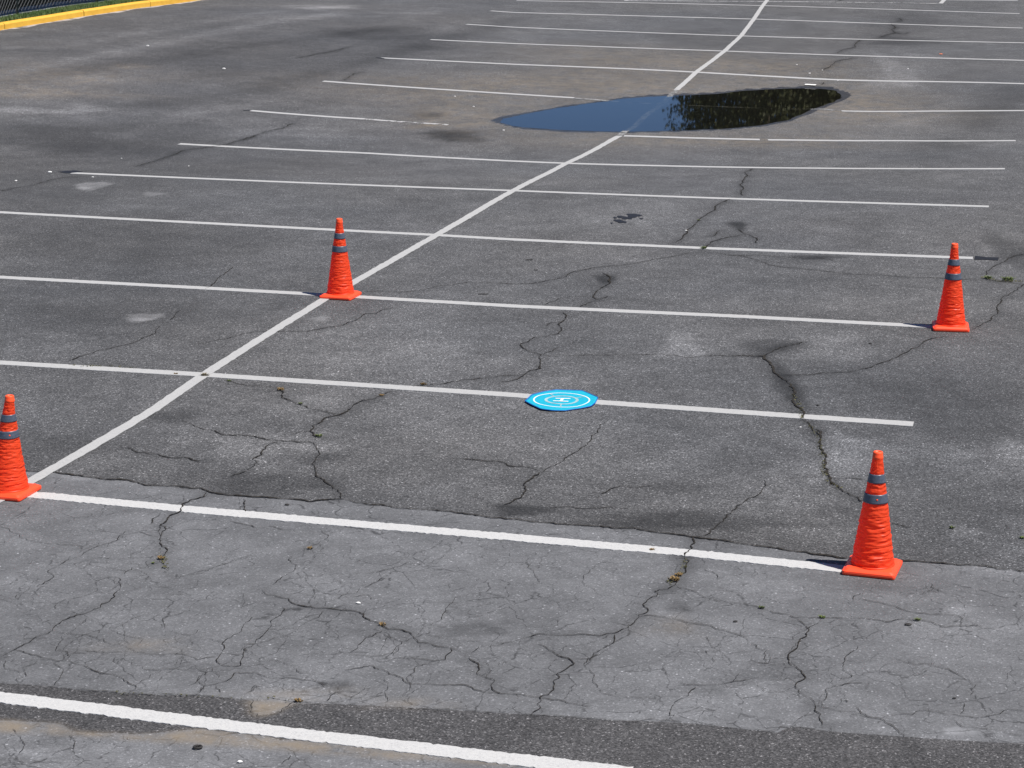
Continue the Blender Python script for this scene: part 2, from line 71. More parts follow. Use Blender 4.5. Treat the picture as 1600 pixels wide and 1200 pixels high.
LINES=[[0.128,"old",[1.288,0.12],[1.504,0.115],[2.894,0.055],[4.169,0.023],[4.755,0.01]],[0.13,"old",[-0.302,3.324],[0.204,3.322],[1.163,3.284],[2.337,3.263],[3.38,3.248],[4.469,3.224],[5.409,3.162],[5.549,3.156]],[0.132,"",[-1.995,6.588],[-1.772,6.6],[0.001,6.636],[2.535,6.638],[3.227,6.59],[4.768,6.573],[5.603,6.571]],[0.128,"",[-3.687,9.851],[-3.418,9.86],[-1.364,9.89],[-0.267,9.887],[1.737,9.837],[3.8,9.897],[5.532,9.884],[5.67,9.883]],[0.128,"",[-5.409,13.173],[-5.095,13.182],[-2.468,13.2],[0.046,13.184],[0.915,13.135],[2.989,13.135],[5.749,13.207]],[0.128,"",[-5.742,16.457],[-3.106,16.457],[0.056,16.482],[2.842,16.45],[5.791,16.493]],[0.13,"",[-5.627,19.748],[-4.668,19.775],[-2.941,19.843],[-0.704,19.628],[0.2,19.594],[2.542,19.693],[5.876,19.895]],[0.12,"",[-5.793,23.08],[-3.904,23.002]],[0.09,"worn",[-3.904,23.002],[-3.021,22.842],[-2.493,22.772]],[0.12,"",[0.332,22.284],[1.365,22.373],[2.303,22.53]],[0.12,"",[2.423,22.542],[4.239,22.983],[5.939,23.157]],[0.12,"",[-5.721,26.389],[-2.399,26.422],[-1.345,26.481]],[0.12,"sunk",[-1.345,26.481],[-0.688,26.362],[0.093,26.508],[1.702,26.419],[3.14,26.073]],[0.12,"",[3.14,26.073],[4.487,26.372],[5.983,26.54],[6.379,26.581]],[0.12,"",[-5.709,29.656],[-3.215,29.694],[0.05,29.955],[1.714,30.058],[3.144,29.971],[5.911,29.742],[6.343,29.69]],[0.12,"",[-5.709,32.994],[-4.013,32.891],[0.046,32.966],[2.267,32.93],[5.838,32.938],[6.304,32.894]],[0.12,"",[-5.88,36.358],[-4.83,36.167],[-0.05,36.169],[5.767,36.233],[6.269,36.138]],[0.12,"",[-6.196,39.65],[-5.636,39.4],[-0.121,39.565],[4.346,39.448],[5.671,39.456]],[0.12,"",[-6.358,42.742],[-0.039,42.803],[5.525,42.776]],[0.1,"worn",[-3.782,43.348],[-1.48,43.792],[1.069,44.412],[3.622,44.959]],[0.1,"",[3.622,44.959],[3.637,46.065],[3.651,47.534]],[0.1,"",[-3.782,43.348],[-3.958,44.739]],[0.12,"",[2.491,45.802],[5.39,46.608]]]
CENTER=[[[-0.062,2.69],[-0.038,3.304],[-0.019,3.816],[0.018,4.639],[0.038,5.478],[-0.001,6.614],[-0.02,8.172],[-0.027,9.873],[0.02,11.403],[0.065,13.169],[0.09,14.683],[0.102,16.555],[0.063,19.49],[0.148,20.667],[0.259,22.172],[0.274,22.238]],[[0.274,22.238],[0.239,23.514],[0.149,25.055],[0.143,26.529],[0.128,27.967]],[[0.128,27.967],[0.144,29.957],[0.2,31.436],[0.201,33.017],[0.052,36.203],[-0.148,39.557],[-0.384,42.782],[-0.506,44.503],[-0.663,46.545]]]
BLACK=[[0.16,[5.768,13.212],[6.004,13.211]],[0.2,[-5.868,16.449],[-5.748,16.651]],[0.12,[-5.911,23.054],[-5.812,23.104]],[0.14,[-5.727,29.597],[-5.687,29.665]]]
BLOBS=[[-5.733,17.169,3.535,3.632,-0.16,0.0],[-3.005,10.419,1.653,3.777,-0.1,0.0],[-7.08,30.203,3.664,6.411,-0.07,0.0],[-10.157,31.426,5.085,6.476,-0.08,0.0],[1.923,36.239,3.938,7.412,-0.06,0.0],[1.905,7.052,1.431,1.929,0.07,0.0],[-1.779,10.753,1.466,1.99,-0.1,0.0],[-3.422,12.093,1.092,1.734,-0.12,0.0],[-1.43,8.39,0.968,0.951,-0.2,0.0],[1.318,7.58,0.9,1.381,0.12,0.0],[1.274,4.776,0.407,0.526,0.28,0.0],[1.148,5.825,0.337,0.562,0.15,0.0],[1.567,3.972,0.471,0.295,-0.3,0.0],[1.53,4.593,0.267,0.255,-0.25,0.0],[0.241,5.398,0.238,0.22,-0.3,0.0],[-0.212,4.392,0.587,0.5,-0.15,0.0],[4.401,3.845,0.731,0.212,-0.35,0.0],[5.851,4.291,0.736,0.682,-0.22,0.0],[5.802,7.449,0.843,1.194,-0.22,0.0],[4.284,8.832,0.38,0.287,-0.35,0.0],[4.553,7.536,0.127,0.724,-0.3,0.0],[6.117,13.777,0.265,1.027,-0.35,0.0],[3.134,14.594,0.113,0.328,-0.55,0.0],[4.759,8.951,0.326,0.526,0.18,0.0],[5.272,5.743,0.34,0.431,0.32,0.0],[5.146,5.217,0.264,0.28,0.25,0.0],[6.367,6.035,0.159,0.336,0.3,0.0],[6.022,5.825,0.135,0.099,0.25,0.0],[6.081,4.08,0.12,0.132,0.25,0.0],[3.556,8.526,0.216,0.402,0.3,0.0],[3.458,9.0,0.138,0.249,0.2,0.0],[3.166,4.463,0.302,0.178,-0.15,0.0],[3.304,3.809,0.227,0.136,-0.4,0.0],[2.309,11.286,0.112,0.221,-0.5,0.0],[4.217,12.91,0.327,0.141,-0.4,0.0],[3.975,12.746,0.391,0.28,-0.15,0.0],[1.984,14.839,0.941,1.548,0.12,0.0],[0.995,9.034,0.686,0.671,0.1,0.0],[4.193,4.579,0.256,0.147,-0.2,0.0],[1.792,5.081,0.411,0.335,0.05,0.0],[3.02,5.063,0.808,0.806,0.06,0.0],[5.321,8.616,0.636,0.569,-0.1,0.0],[-5.001,15.468,0.196,0.348,0.75,1.0],[-5.001,15.228,0.093,0.171,0.7,1.0],[-4.008,15.028,0.13,0.161,0.5,1.0],[-1.33,8.557,0.155,0.151,0.6,1.0],[-1.347,8.412,0.102,0.109,0.5,1.0],[0.199,8.881,0.086,0.108,0.5,1.0],[-1.427,7.641,0.049,0.056,0.4,1.0],[-1.305,7.7,0.027,0.051,0.3,1.0],[-9.879,39.306,0.665,0.418,0.5,0.0],[-10.29,39.598,0.892,0.875,0.3,0.0],[-7.792,38.507,0.87,0.439,0.25,0.0],[-6.832,33.476,1.174,1.882,-0.2,0.0],[-4.98,31.665,0.995,0.663,-0.15,0.0],[-10.168,24.648,1.598,1.543,0.1,2.0],[-9.608,22.793,0.601,0.237,0.3,2.0],[-9.201,24.563,0.401,0.464,0.5,2.0],[-9.15,23.23,1.223,0.489,0.3,2.0],[-9.242,26.372,0.334,0.33,0.25,2.0],[-9.103,21.547,0.869,0.326,0.5,0.0],[-8.179,22.083,0.391,0.393,0.35,0.0],[-6.867,19.879,1.835,1.822,-0.25,0.0],[-7.679,27.724,1.385,2.737,-0.1,0.0],[-4.335,21.28,1.134,0.856,0.1,0.0],[-5.652,24.723,1.056,1.275,-0.1,0.0],[-3.333,25.774,1.738,1.68,0.05,2.0],[-2.767,23.752,0.604,0.696,0.05,2.0],[-1.647,28.001,3.449,1.216,0.0,2.0],[2.002,22.207,2.059,0.539,0.0,2.0],[3.558,26.531,1.224,2.026,0.05,2.0],[1.302,30.986,1.759,0.885,0.0,2.0],[-1.171,31.438,2.434,1.932,0.0,2.0],[-2.238,21.859,0.399,0.545,-0.55,0.0],[-3.056,23.669,0.301,0.41,-0.35,0.0],[-1.79,21.471,0.281,0.352,-0.4,0.0],[-2.837,22.558,0.292,0.253,-0.3,2.0],[-2.304,22.82,0.585,0.402,0.1,2.0],[3.602,31.263,0.288,2.34,0.25,0.0],[3.557,29.719,0.444,0.697,0.2,0.0],[3.497,35.99,1.034,0.918,-0.35,0.0],[3.534,39.325,1.414,2.752,-0.15,0.0],[4.558,23.737,1.12,1.406,0.12,0.0],[-0.596,35.407,1.065,2.587,-0.1,0.0],[4.656,11.723,0.742,0.63,-0.12,0.0],[4.321,9.873,0.742,0.532,-0.08,0.0],[3.528,10.531,0.357,0.461,0.08,0.0],[2.988,0.539,0.291,0.076,0.2,2.0],[3.525,0.548,0.192,0.066,0.1,2.0],[3.109,0.685,0.072,0.078,-0.35,0.0],[1.904,0.952,0.205,0.096,0.0,2.0],[3.568,1.63,0.21,0.118,-0.25,0.0],[3.108,1.461,0.209,0.098,-0.1,0.0],[4.592,2.26,0.09,0.105,-0.25,0.0],[4.593,1.945,0.141,0.139,-0.1,2.0],[6.216,0.891,0.075,0.048,0.3,1.0],[5.852,0.813,0.05,0.04,0.2,0.0],[6.13,2.655,0.108,0.085,0.2,0.0],[5.18,1.146,0.13,0.069,0.15,0.0],[2.13,0.469,0.131,0.061,0.15,0.0],[1.989,-0.452,0.121,0.061,0.2,0.0],[2.461,3.01,0.237,0.151,0.06,0.0],[5.781,2.565,0.325,0.148,-0.1,0.0],[5.623,2.947,0.224,0.113,-0.12,0.0]]
STREAKS=[[0.35,0.3,[-10.814,24.534],[-10.575,25.492],[-10.371,27.4],[-10.346,29.654],[-10.198,32.55],[-9.976,34.531],[-9.252,37.438]],[0.3,0.15,[-12.587,28.05],[-11.609,29.258],[-11.607,32.271],[-11.136,33.843],[-10.639,37.114]],[0.4,-0.15,[-10.428,23.763],[-9.425,26.654],[-8.571,30.766],[-7.213,34.702]],[0.4,-0.2,[-7.5,22.737],[-6.837,23.767],[-6.434,25.031],[-5.826,28.671],[-5.454,33.36],[-5.249,37.848]],[0.2,0.15,[-6.7,19.951],[-6.457,22.282],[-5.815,23.953]],[0.5,-0.25,[5.821,29.016],[5.651,27.639],[5.383,26.577],[5.006,22.37]],[0.6,0.12,[3.451,29.009],[3.728,31.127],[3.876,34.089],[4.27,40.993]]]
DROPS=[[[1.779,14.572],[1.821,14.582],[1.762,14.654]],[[1.888,14.95],[1.966,14.969],[1.863,15.08]],[[1.837,14.76],[1.886,14.772],[1.82,14.845]],[[1.844,14.501],[1.893,14.513],[1.829,14.575]],[[1.872,14.769],[1.907,14.777],[1.856,14.853]],[[1.746,14.392],[1.759,14.395],[1.737,14.433]],[[2.014,14.759],[2.035,14.764],[2.006,14.801]],[[1.757,14.829],[1.792,14.838],[1.742,14.906]],[[1.713,14.752],[1.734,14.757],[1.703,14.803]]]
PAD=[[2.681,6.445],[2.685,6.637],[2.754,6.768],[2.84,6.857],[2.929,6.872],[3.041,6.875],[3.119,6.793],[3.207,6.685],[3.22,6.528],[3.207,6.427],[3.13,6.348],[3.041,6.257],[2.944,6.231],[2.858,6.237],[2.765,6.339]]
PADC=[2.947,6.555]
H=[[2.891,6.59],[3.004,6.606],[2.89,6.508],[3.006,6.525],[2.938,6.593],[2.947,6.519]]
CONES=[[5.594,3.195,0.0,0.73,-4.5,0.002],[0.078,9.845,-0.011,0.746,-2.7,-0.0],[5.7,9.862,0.008,0.758,5.0,-0.002],[-0.042,3.312,0.0,0.669,-2.0,0.039]]
CURB=[[-14.121,27.986],[-14.345,29.906],[-14.491,31.816],[-14.452,32.891],[-14.293,33.771],[-14.155,34.739],[-13.937,35.579],[-13.86,36.465],[-13.852,37.476],[-13.789,38.433],[-13.739,40.056],[-13.735,41.694]]
VERGE=[[-15.12,31.942],[-15.138,33.111],[-15.17,33.886],[-15.034,34.399],[-14.927,35.433],[-14.742,36.351],[-14.629,37.297],[-14.632,38.552]]
WEEDS=[[0.1,"b",4.49,2.701],[0.06,"b",4.5,2.797],[0.05,"g",5.048,2.366],[0.05,"b",2.247,2.725],[0.06,"b",3.066,1.572],[0.06,"b",1.446,2.32],[0.08,"b",0.754,6.321],[0.05,"g",1.046,5.954],[0.07,"g",1.48,5.122],[0.05,"b",1.568,6.351],[0.07,"b",1.783,6.761],[0.09,"d",0.017,6.596],[0.05,"g",0.265,6.488],[0.04,"b",-0.23,6.598],[0.09,"g",2.988,13.097],[0.05,"g",2.666,14.783],[0.12,"g",5.947,12.15],[0.16,"g",6.131,12.096],[0.05,"g",6.009,4.114],[0.05,"g",6.442,4.016],[0.05,"g",5.396,2.296],[0.05,"g",5.913,2.388],[0.03,"g",1.43,2.231],[0.06,"b",2.98,0.434],[0.04,"b",4.265,3.221]]
MOSS=[[220,[4.646,7.187],[4.753,6.779],[4.792,6.486],[4.899,6.256],[4.974,5.955],[5.036,5.596],[5.096,5.156],[5.152,4.953],[5.234,4.777]],[120,[5.884,12.2],[6.042,12.043],[6.283,12.066]],[60,[-1.177,6.664],[-1.033,6.656],[-0.958,6.676],[-0.832,6.708],[-0.63,6.693]],[60,[4.476,2.629],[4.496,2.773],[4.506,2.94],[4.497,3.083]],[40,[2.971,0.44],[2.763,0.404],[2.041,0.313]],[50,[1.372,2.474],[1.578,2.102],[1.436,2.342],[1.438,2.221]]]
CHIPS=[[0.09,"t",1.375,12.017],[0.05,"t",1.562,11.512],[0.03,"d",2.151,11.133],[0.06,"d",5.07,9.088],[0.05,"d",4.86,6.925],[0.05,"d",4.936,2.115],[0.04,"d",6.168,1.295],[0.06,"d",1.809,3.528],[0.13,"t",1.352,10.26],[0.07,"r",2.706,-0.23],[0.07,"d",5.867,2.303],[0.05,"w",2.958,-0.332],[0.035,"w",4.809,6.259],[0.32,"p",2.273,29.381],[0.11,"w",-6.023,16.4],[0.04,"w",-5.752,18.031],[0.1,"w",-10.336,29.659],[0.12,"w",-7.727,26.908],[0.06,"w",-1.522,22.394],[0.06,"w",-2.627,24.781],[0.06,"w",-3.206,25.753],[0.07,"w",2.118,30.519],[0.05,"w",2.307,30.895],[0.1,"o",4.271,33.588],[0.05,"w",2.689,29.9],[0.05,"w",2.828,1.875],[0.06,"w",-6.075,15.549],[0.06,"w",-5.311,16.147],[0.06,"w",1.781,31.392],[0.05,"w",2.635,14.107],[0.04,"w",-4.6,17.589],[0.06,"d",-8.874,25.127],[0.06,"d",-7.838,22.183],[0.06,"w",3.819,31.294]]
rng = np.random.default_rng(7)
random.seed(7)
C = scene.collection
TZ = np.array(TZ); PUD = np.array(PUD); WET = np.array(WET)

def base_z(X, Y):
    k = np.clip(Y / D, 0, 13); i = np.clip(np.floor(k).astype(int), 0, 12); t = k - i
    s = np.clip(2.2 * np.tanh(X / L / 2.2), -1.6, 1.6)
    def node(i):
        i = np.clip(i, 0, 13); a, b, c = TZ[i, 0], TZ[i, 1], TZ[i, 2]
        return b + (c - a) / 2 * s + ((a + c) / 2 - b) * s * s
    p0, p1, p2, p3 = node(i - 1), node(i), node(i + 1), node(i + 2)
    m1 = (p2 - p0) / 2; m2 = (p3 - p1) / 2
    r = (2*t**3 - 3*t*t + 1)*p1 + (t**3 - 2*t*t + t)*m1 + (-2*t**3 + 3*t*t)*p2 + (t**3 - t*t)*m2
    return r + np.clip(Y - 13 * D, 0, None) * 0.004

def inside(P, X, Y):
    c = np.zeros(X.shape, bool); n = len(P)
    for i in range(n):
        x1, y1 = P[i]; x2, y2 = P[(i + 1) % n]
        if y1 == y2: continue
        c ^= ((y1 > Y) != (y2 > Y)) & (X < (x2 - x1) * (Y - y1) / (y2 - y1) + x1)
    return c

def dseg(P, X, Y, closed=True):
    d = np.full(X.shape, 1e9); n = len(P)
    for i in range(n if closed else n - 1):
        x1, y1 = P[i]; x2, y2 = P[(i + 1) % n]; dx, dy = x2 - x1, y2 - y1
        t = np.clip(((X - x1) * dx + (Y - y1) * dy) / (dx*dx + dy*dy + 1e-12), 0, 1)
        d = np.minimum(d, np.hypot(X - x1 - t * dx, Y - y1 - t * dy))
    return d

def tz(X, Y):
    X = np.asarray(X, float); Y = np.asarray(Y, float); z = base_z(X, Y)
    near = (X > -8) & (X < 9) & (Y > 16) & (Y < 36)
    if near.any():
        x, y = X[near], Y[near]
        zb = base_z(PUD[:, 0], PUD[:, 1]); num = 0; den = 1e-12
        for (px, py), zi in zip(PUD, zb):
            w = 1 / ((x - px)**2 + (y - py)**2 + .02)**1.5; num = num + w * (ZW - zi); den = den + w
        d = dseg(PUD, x, y); ins = inside(PUD, x, y)
        z[near] = np.where(ins, ZW - .045 * np.clip(d / .9, 0, 1)**.8, z[near] + num / den * np.exp(-(d / 2.2)**2))
    return z

def tz1(x, y):
    return float(tz(np.array([x]), np.array([y]))[0])

# ------------------------------------------------------------------ helpers
def mesh_obj(name, verts, faces, mat=None, parent=None, smooth=False):
    me = bpy.data.meshes.new(name)
    me.from_pydata([tuple(map(float, v)) for v in verts], [], faces)
    if smooth:
        me.shade_smooth()
    if mat: me.materials.append(mat)
    o = bpy.data.objects.new(name, me)
    C.objects.link(o)
    if parent: o.parent = parent
    return o

def tag(o, label=None, cat=None, group=None, kind=None):
    if label: o['label'] = label
    if cat: o['category'] = cat
    if group: o['group'] = group
    if kind: o['kind'] = kind
    return o

def empty(name, loc, rz=0.0):
    o = bpy.data.objects.new(name, None)
    o.empty_display_size = .1
    C.objects.link(o); o.location = loc; o.rotation_euler = (0, 0, rz)
    return o

class NT:
    def __init__(s, name, rough=.9):
        s.m = bpy.data.materials.new(name); s.m.use_nodes = True
        s.t = s.m.node_tree; s.n = s.t.nodes
        s.b = s.n['Principled BSDF']; s.out = s.n['Material Output']
        s.b.inputs['Roughness'].default_value = rough
        s._tc = None
    def lk(s, a, b): s.t.links.new(a, b)
    def val(s, sock, v):
        if isinstance(v, (int, float)): sock.default_value = v
        elif isinstance(v, (tuple, list)):
            sock.default_value = tuple(v) if len(v) == len(sock.default_value) else tuple(v) + (1,)
        else: s.lk(v, sock)
    def math(s, op, a, b=0.0, clamp=False):
        n = s.n.new('ShaderNodeMath'); n.operation = op; n.use_clamp = clamp
        s.val(n.inputs[0], a); s.val(n.inputs[1], b); return n.outputs[0]
    def co(s):
        if not s._tc: s._tc = s.n.new('ShaderNodeTexCoord')
        return s._tc.outputs['Object']
    def mapping(s, scale, rot=0):
        n = s.n.new('ShaderNodeMapping'); s.lk(s.co(), n.inputs[0]); n.inputs['Scale'].default_value = scale
        n.inputs['Rotation'].default_value = (0, 0, rot); return n.outputs[0]
    def noise(s, scale, detail=3, rough=.55, vec=None, dist=0):
        n = s.n.new('ShaderNodeTexNoise'); s.lk(vec or s.co(), n.inputs['Vector'])
        n.inputs['Scale'].default_value = scale; n.inputs['Detail'].default_value = detail
        n.inputs['Roughness'].default_value = rough; n.inputs['Distortion'].default_value = dist
        return n.outputs[0]
    def voro(s, scale, feature='F1', vec=None):
        n = s.n.new('ShaderNodeTexVoronoi'); n.feature = feature; s.lk(vec or s.co(), n.inputs['Vector'])
        n.inputs['Scale'].default_value = scale; return n
    def remap(s, v, a, b, c=0.0, d=1.0, smooth=False):
        n = s.n.new('ShaderNodeMapRange'); s.lk(v, n.inputs[0])
        if smooth: n.interpolation_type = 'SMOOTHSTEP'
        n.inputs[1].default_value = a; n.inputs[2].default_value = b; n.inputs[3].default_value = c; n.inputs[4].default_value = d
        return n.outputs[0]
    def mix(s, f, a, b, mode='MIX'):
        n = s.n.new('ShaderNodeMix'); n.data_type = 'RGBA'; n.blend_type = mode
        s.val(n.inputs[0], f); s.val(n.inputs[6], a); s.val(n.inputs[7], b); return n.outputs[2]
    def attr(s, name):
        n = s.n.new('ShaderNodeAttribute'); n.attribute_name = name; return n.outputs['Fac']
    def bump(s, h, dist, strength=1.0):
        n = s.n.new('ShaderNodeBump'); s.lk(h, n.inputs['Height']); n.inputs['Distance'].default_value = dist
        n.inputs['Strength'].default_value = strength; s.lk(n.outputs[0], s.b.inputs['Normal']); return n
    def color(s, c): s.val(s.b.inputs['Base Color'], c)
    def alpha(s, a): s.val(s.b.inputs['Alpha'], a)

# ------------------------------------------------------------------ materials
def asphalt_material():
    m = NT('asphalt', .88)
    tone, old, strip, tan, wet, hard = (m.attr(k) for k in ('tone', 'old', 'strip', 'tan', 'wet', 'hard'))
    edge_n = m.noise(22, 4, .7)
    def crisp(a, w=.10):      # turns a soft mask into one with a ragged edge finer than the mesh
        v = m.math('ADD', a, m.math('MULTIPLY', m.math('SUBTRACT', edge_n, .5), .55))
        return m.remap(v, .5 - w, .5 + w, smooth=True)
    oldm, stripm = crisp(old), crisp(strip, .14)
    tan_n = m.math('MULTIPLY', tan, m.remap(m.noise(5, 5, .65), .32, .62))
    # base tones
    big = m.noise(.35, 5, .62)
    mid = m.noise(1.9, 5, .62, dist=.3)
    blot = m.noise(7, 4, .6)
    warm = m.noise(.22, 3, .5)
    base = m.mix(m.remap(warm, .35, .7), (.072, .073, .076, 1), (.084, .082, .081, 1))
    base = m.mix(oldm, base, (.110, .1115, .116, 1))
    base = m.mix(stripm, base, (.053, .0515, .052, 1))
    f = m.remap(big, .25, .75, .86, 1.14)
    f = m.math('MULTIPLY', f, m.remap(mid, .25, .75, .86, 1.14))
    f = m.math('MULTIPLY', f, m.remap(blot, .2, .8, .88, 1.12))
    f = m.math('MULTIPLY', f, m.math('ADD', 1.0, m.math('MULTIPLY', tone, m.remap(blot, .25, .7, .75, 1.2))))
    mott = m.noise(1.15, 9, .66, dist=.6); mott2 = m.noise(3.6, 8, .7, dist=.4); mott3 = m.noise(.55, 7, .6, dist=1.0)
    f = m.math('MULTIPLY', f, m.remap(mott, .44, .58, .93, 1.07, True))
    f = m.math('MULTIPLY', f, m.remap(mott3, .42, .60, .93, 1.06, True))
    f = m.math('MULTIPLY', f, m.remap(mott2, .42, .60, .93, 1.08, True))
    # crazing: a warped web of hairline cracks, strongest in the old surface
    wv = m.n.new('ShaderNodeTexNoise'); m.lk(m.co(), wv.inputs['Vector']); wv.inputs['Scale'].default_value = 5; wv.inputs['Detail'].default_value = 5
    wmx = m.n.new('ShaderNodeVectorMath'); wmx.operation = 'MULTIPLY_ADD'; m.lk(wv.outputs['Color'], wmx.inputs[0])
    wmx.inputs[1].default_value = (.17, .17, 0); m.lk(m.co(), wmx.inputs[2])
    flat = m.n.new('ShaderNodeVectorMath'); flat.operation = 'MULTIPLY'; m.lk(wmx.outputs[0], flat.inputs[0]); flat.inputs[1].default_value = (1, .8, 0)
    net = None
    for sc_, wd_, lo, hi, dk in ((3.1, .015, .43, .52, .62), (7.0, .026, .47, .55, .52)):
        ve = m.voro(sc_, 'DISTANCE_TO_EDGE', flat.outputs[0]).outputs['Distance']
        ln_ = m.remap(ve, wd_ * .25, wd_, 1, 0)
        mk_ = m.remap(m.noise(sc_ * .42, 4, .6), lo, hi)
        brk = m.remap(m.noise(sc_ * 5, 2), .40, .52)
        q = m.math('MULTIPLY', m.math('MULTIPLY', ln_, m.math('MULTIPLY', mk_, brk)), dk)
        net = q if net is None else m.math('MAXIMUM', net, q)
    net = m.math('MULTIPLY', net, m.math('ADD', m.math('MULTIPLY', oldm, .82), .16))
    net = m.math('MULTIPLY', net, m.math('SUBTRACT', 1.0, m.math('MULTIPLY', stripm, .8)))
    f = m.math('MULTIPLY', f, m.math('SUBTRACT', 1.0, net))
    # stones in the binder
    v1 = m.voro(125); v2 = m.voro(62)
    r1 = m.n.new('ShaderNodeSeparateColor'); m.lk(v1.outputs['Color'], r1.inputs[0])
    r2 = m.n.new('ShaderNodeSeparateColor'); m.lk(v2.outputs['Color'], r2.inputs[0])
    g = m.noise(240, 2, .6)
    st = m.remap(r1.outputs[0], 0, 1, .38, 1.50)
    bright = m.remap(r1.outputs[1], .86, 1.0, 0, 3.2)
    st = m.math('ADD', st, m.math('MULTIPLY', bright, m.remap(r2.outputs[0], .3, .7)))
    gap = m.remap(v2.outputs['Distance'], .25, .75, 1.12, .68)
    st = m.math('MULTIPLY', m.math('MULTIPLY', st, gap), m.remap(g, .3, .7, .62, 1.38))
    calm = m.math('SUBTRACT', m.math('SUBTRACT', 1.0, m.math('MULTIPLY', m.math('MULTIPLY', oldm, m.math('SUBTRACT', 1.0, stripm)), .66)), m.math('MULTIPLY', hard, .6))
    st = m.math('ADD', m.math('MULTIPLY', m.math('SUBTRACT', st, 1.0), calm), 1.0)
    # rare pale stones
    v3 = m.voro(21); r3 = m.n.new('ShaderNodeSeparateColor'); m.lk(v3.outputs['Color'], r3.inputs[0])
    dot = m.math('MULTIPLY', m.remap(v3.outputs['Distance'], .10, .16, 1, 0), m.remap(r3.outputs[0], .80, .83))
    pit = m.math('MULTIPLY', m.remap(v3.outputs['Distance'], .08, .13, 1, 0), m.remap(r3.outputs[1], .88, .90))
    f = m.math('MULTIPLY', f, st)
    f = m.math('MULTIPLY', f, m.math('ADD', 1.0, m.math('MULTIPLY', dot, 1.6)))
    f = m.math('MULTIPLY', f, m.math('SUBTRACT', 1.0, m.math('MULTIPLY', pit, .6)))
    col = m.mix(1.0, base, f, 'MULTIPLY')
    vm = m.n.new('ShaderNodeVectorMath'); vm.operation = 'SCALE'; m.lk(base, vm.inputs[0]); m.lk(f, vm.inputs['Scale'])
    col = vm.outputs[0]
    tancol = m.mix(m.noise(30, 3), (.15, .12, .085, 1), (.20, .16, .11, 1))
    col = m.mix(m.math('MULTIPLY', tan_n, .8), col, tancol)
    wetm = m.remap(m.math('ADD', wet, m.math('MULTIPLY', m.math('SUBTRACT', edge_n, .5), .3)), .4, .6, smooth=True)
    v = m.n.new('ShaderNodeVectorMath'); v.operation = 'SCALE'; m.lk(col, v.inputs[0])
    m.lk(m.remap(wetm, 0, 1, 1, .42), v.inputs['Scale'])
    m.color(v.outputs[0])
    m.lk(m.remap(wetm, 0, 1, .9, .42), m.b.inputs['Roughness'])
    m.b.inputs['Specular IOR Level'].default_value = .455
    h = m.math('ADD', m.math('MULTIPLY', v2.outputs['Distance'], -.7), m.math('MULTIPLY', g, .6))
    h = m.math('MULTIPLY', h, calm)
    m.bump(h, .0035, .8)
    return m.m

def paint_material(name, wear, alb=.52):
    m = NT(name, .75)
    n1, n2 = m.noise(9, 6, .7), m.noise(70, 4, .7)
    big = m.noise(1.3, 3)
    col = m.mix(m.remap(n2, .3, .75), (alb * .80, alb * .80, alb * .79, 1), (alb, alb * .985, alb * .945, 1))
    v1 = m.voro(120); r1 = m.n.new('ShaderNodeSeparateColor'); m.lk(v1.outputs['Color'], r1.inputs[0])
    col = m.mix(m.math('MULTIPLY', m.remap(r1.outputs[0], .80, .95), .30), col, (.2, .2, .2, 1))
    col = m.mix(m.math('MULTIPLY', m.remap(n1, .55, .75), .35), col, (.42, .41, .39, 1))
    m.color(col)
    a = m.math('ADD', m.math('MULTIPLY', n1, .5), m.math('ADD', m.math('MULTIPLY', n2, .35), m.math('MULTIPLY', big, .25)))
    m.alpha(m.remap(a, wear, wear - .035))
    m.bump(m.math('ADD', n2, m.math('MULTIPLY', v1.outputs['Distance'], .8)), .002, .6)
    return m.m

def flat_mat(name, col, rough=.8, var=.15, scale=40, spec=.4, bump=0.0):
    m = NT(name, rough); n = m.noise(scale, 4, .6)
    c2 = tuple(min(1, c * (1 + var)) for c in col[:3]) + (1,); c1 = tuple(c * (1 - var) for c in col[:3]) + (1,)
    m.color(m.mix(m.remap(n, .3, .7), c1, c2)); m.b.inputs['Specular IOR Level'].default_value = spec
    if bump: m.bump(n, bump)
    return m.m

MAT_ASPHALT = asphalt_material()
MAT_PAINT = paint_material('line_paint', .79, .39)
MAT_PAINT_OLD = paint_material('thick_line_paint', .735, .47)
MAT_PAINT_WORN = paint_material('worn_line_paint', .585, .45)
MAT_PAINT_SUNK = paint_material('submerged_line_paint', .56, .26)
MAT_BLACK = flat_mat('black_sealer', (.010, .010, .012, 1), .6, .3)

def crack_material():
    m = NT('crack_gap', 1.0)
    n = m.noise(30, 4, .7)
    m.color(m.mix(m.remap(n, .4, .7), (.014, .013, .012, 1), (.045, .040, .034, 1)))
    m.b.inputs['Specular IOR Level'].default_value = .1
    a = m.math('ADD', m.noise(11, 4, .7), m.math('MULTIPLY', m.math('SUBTRACT', m.noise(120, 2), .5), .25))
    th = m.attr('faint')          # fine cracks break up and close here and there
    m.alpha(m.math('ADD', m.remap(m.math('SUBTRACT', a, th), -.06, .10, 0, 1), 0.0, True))
    return m.m
MAT_CRACK = crack_material()

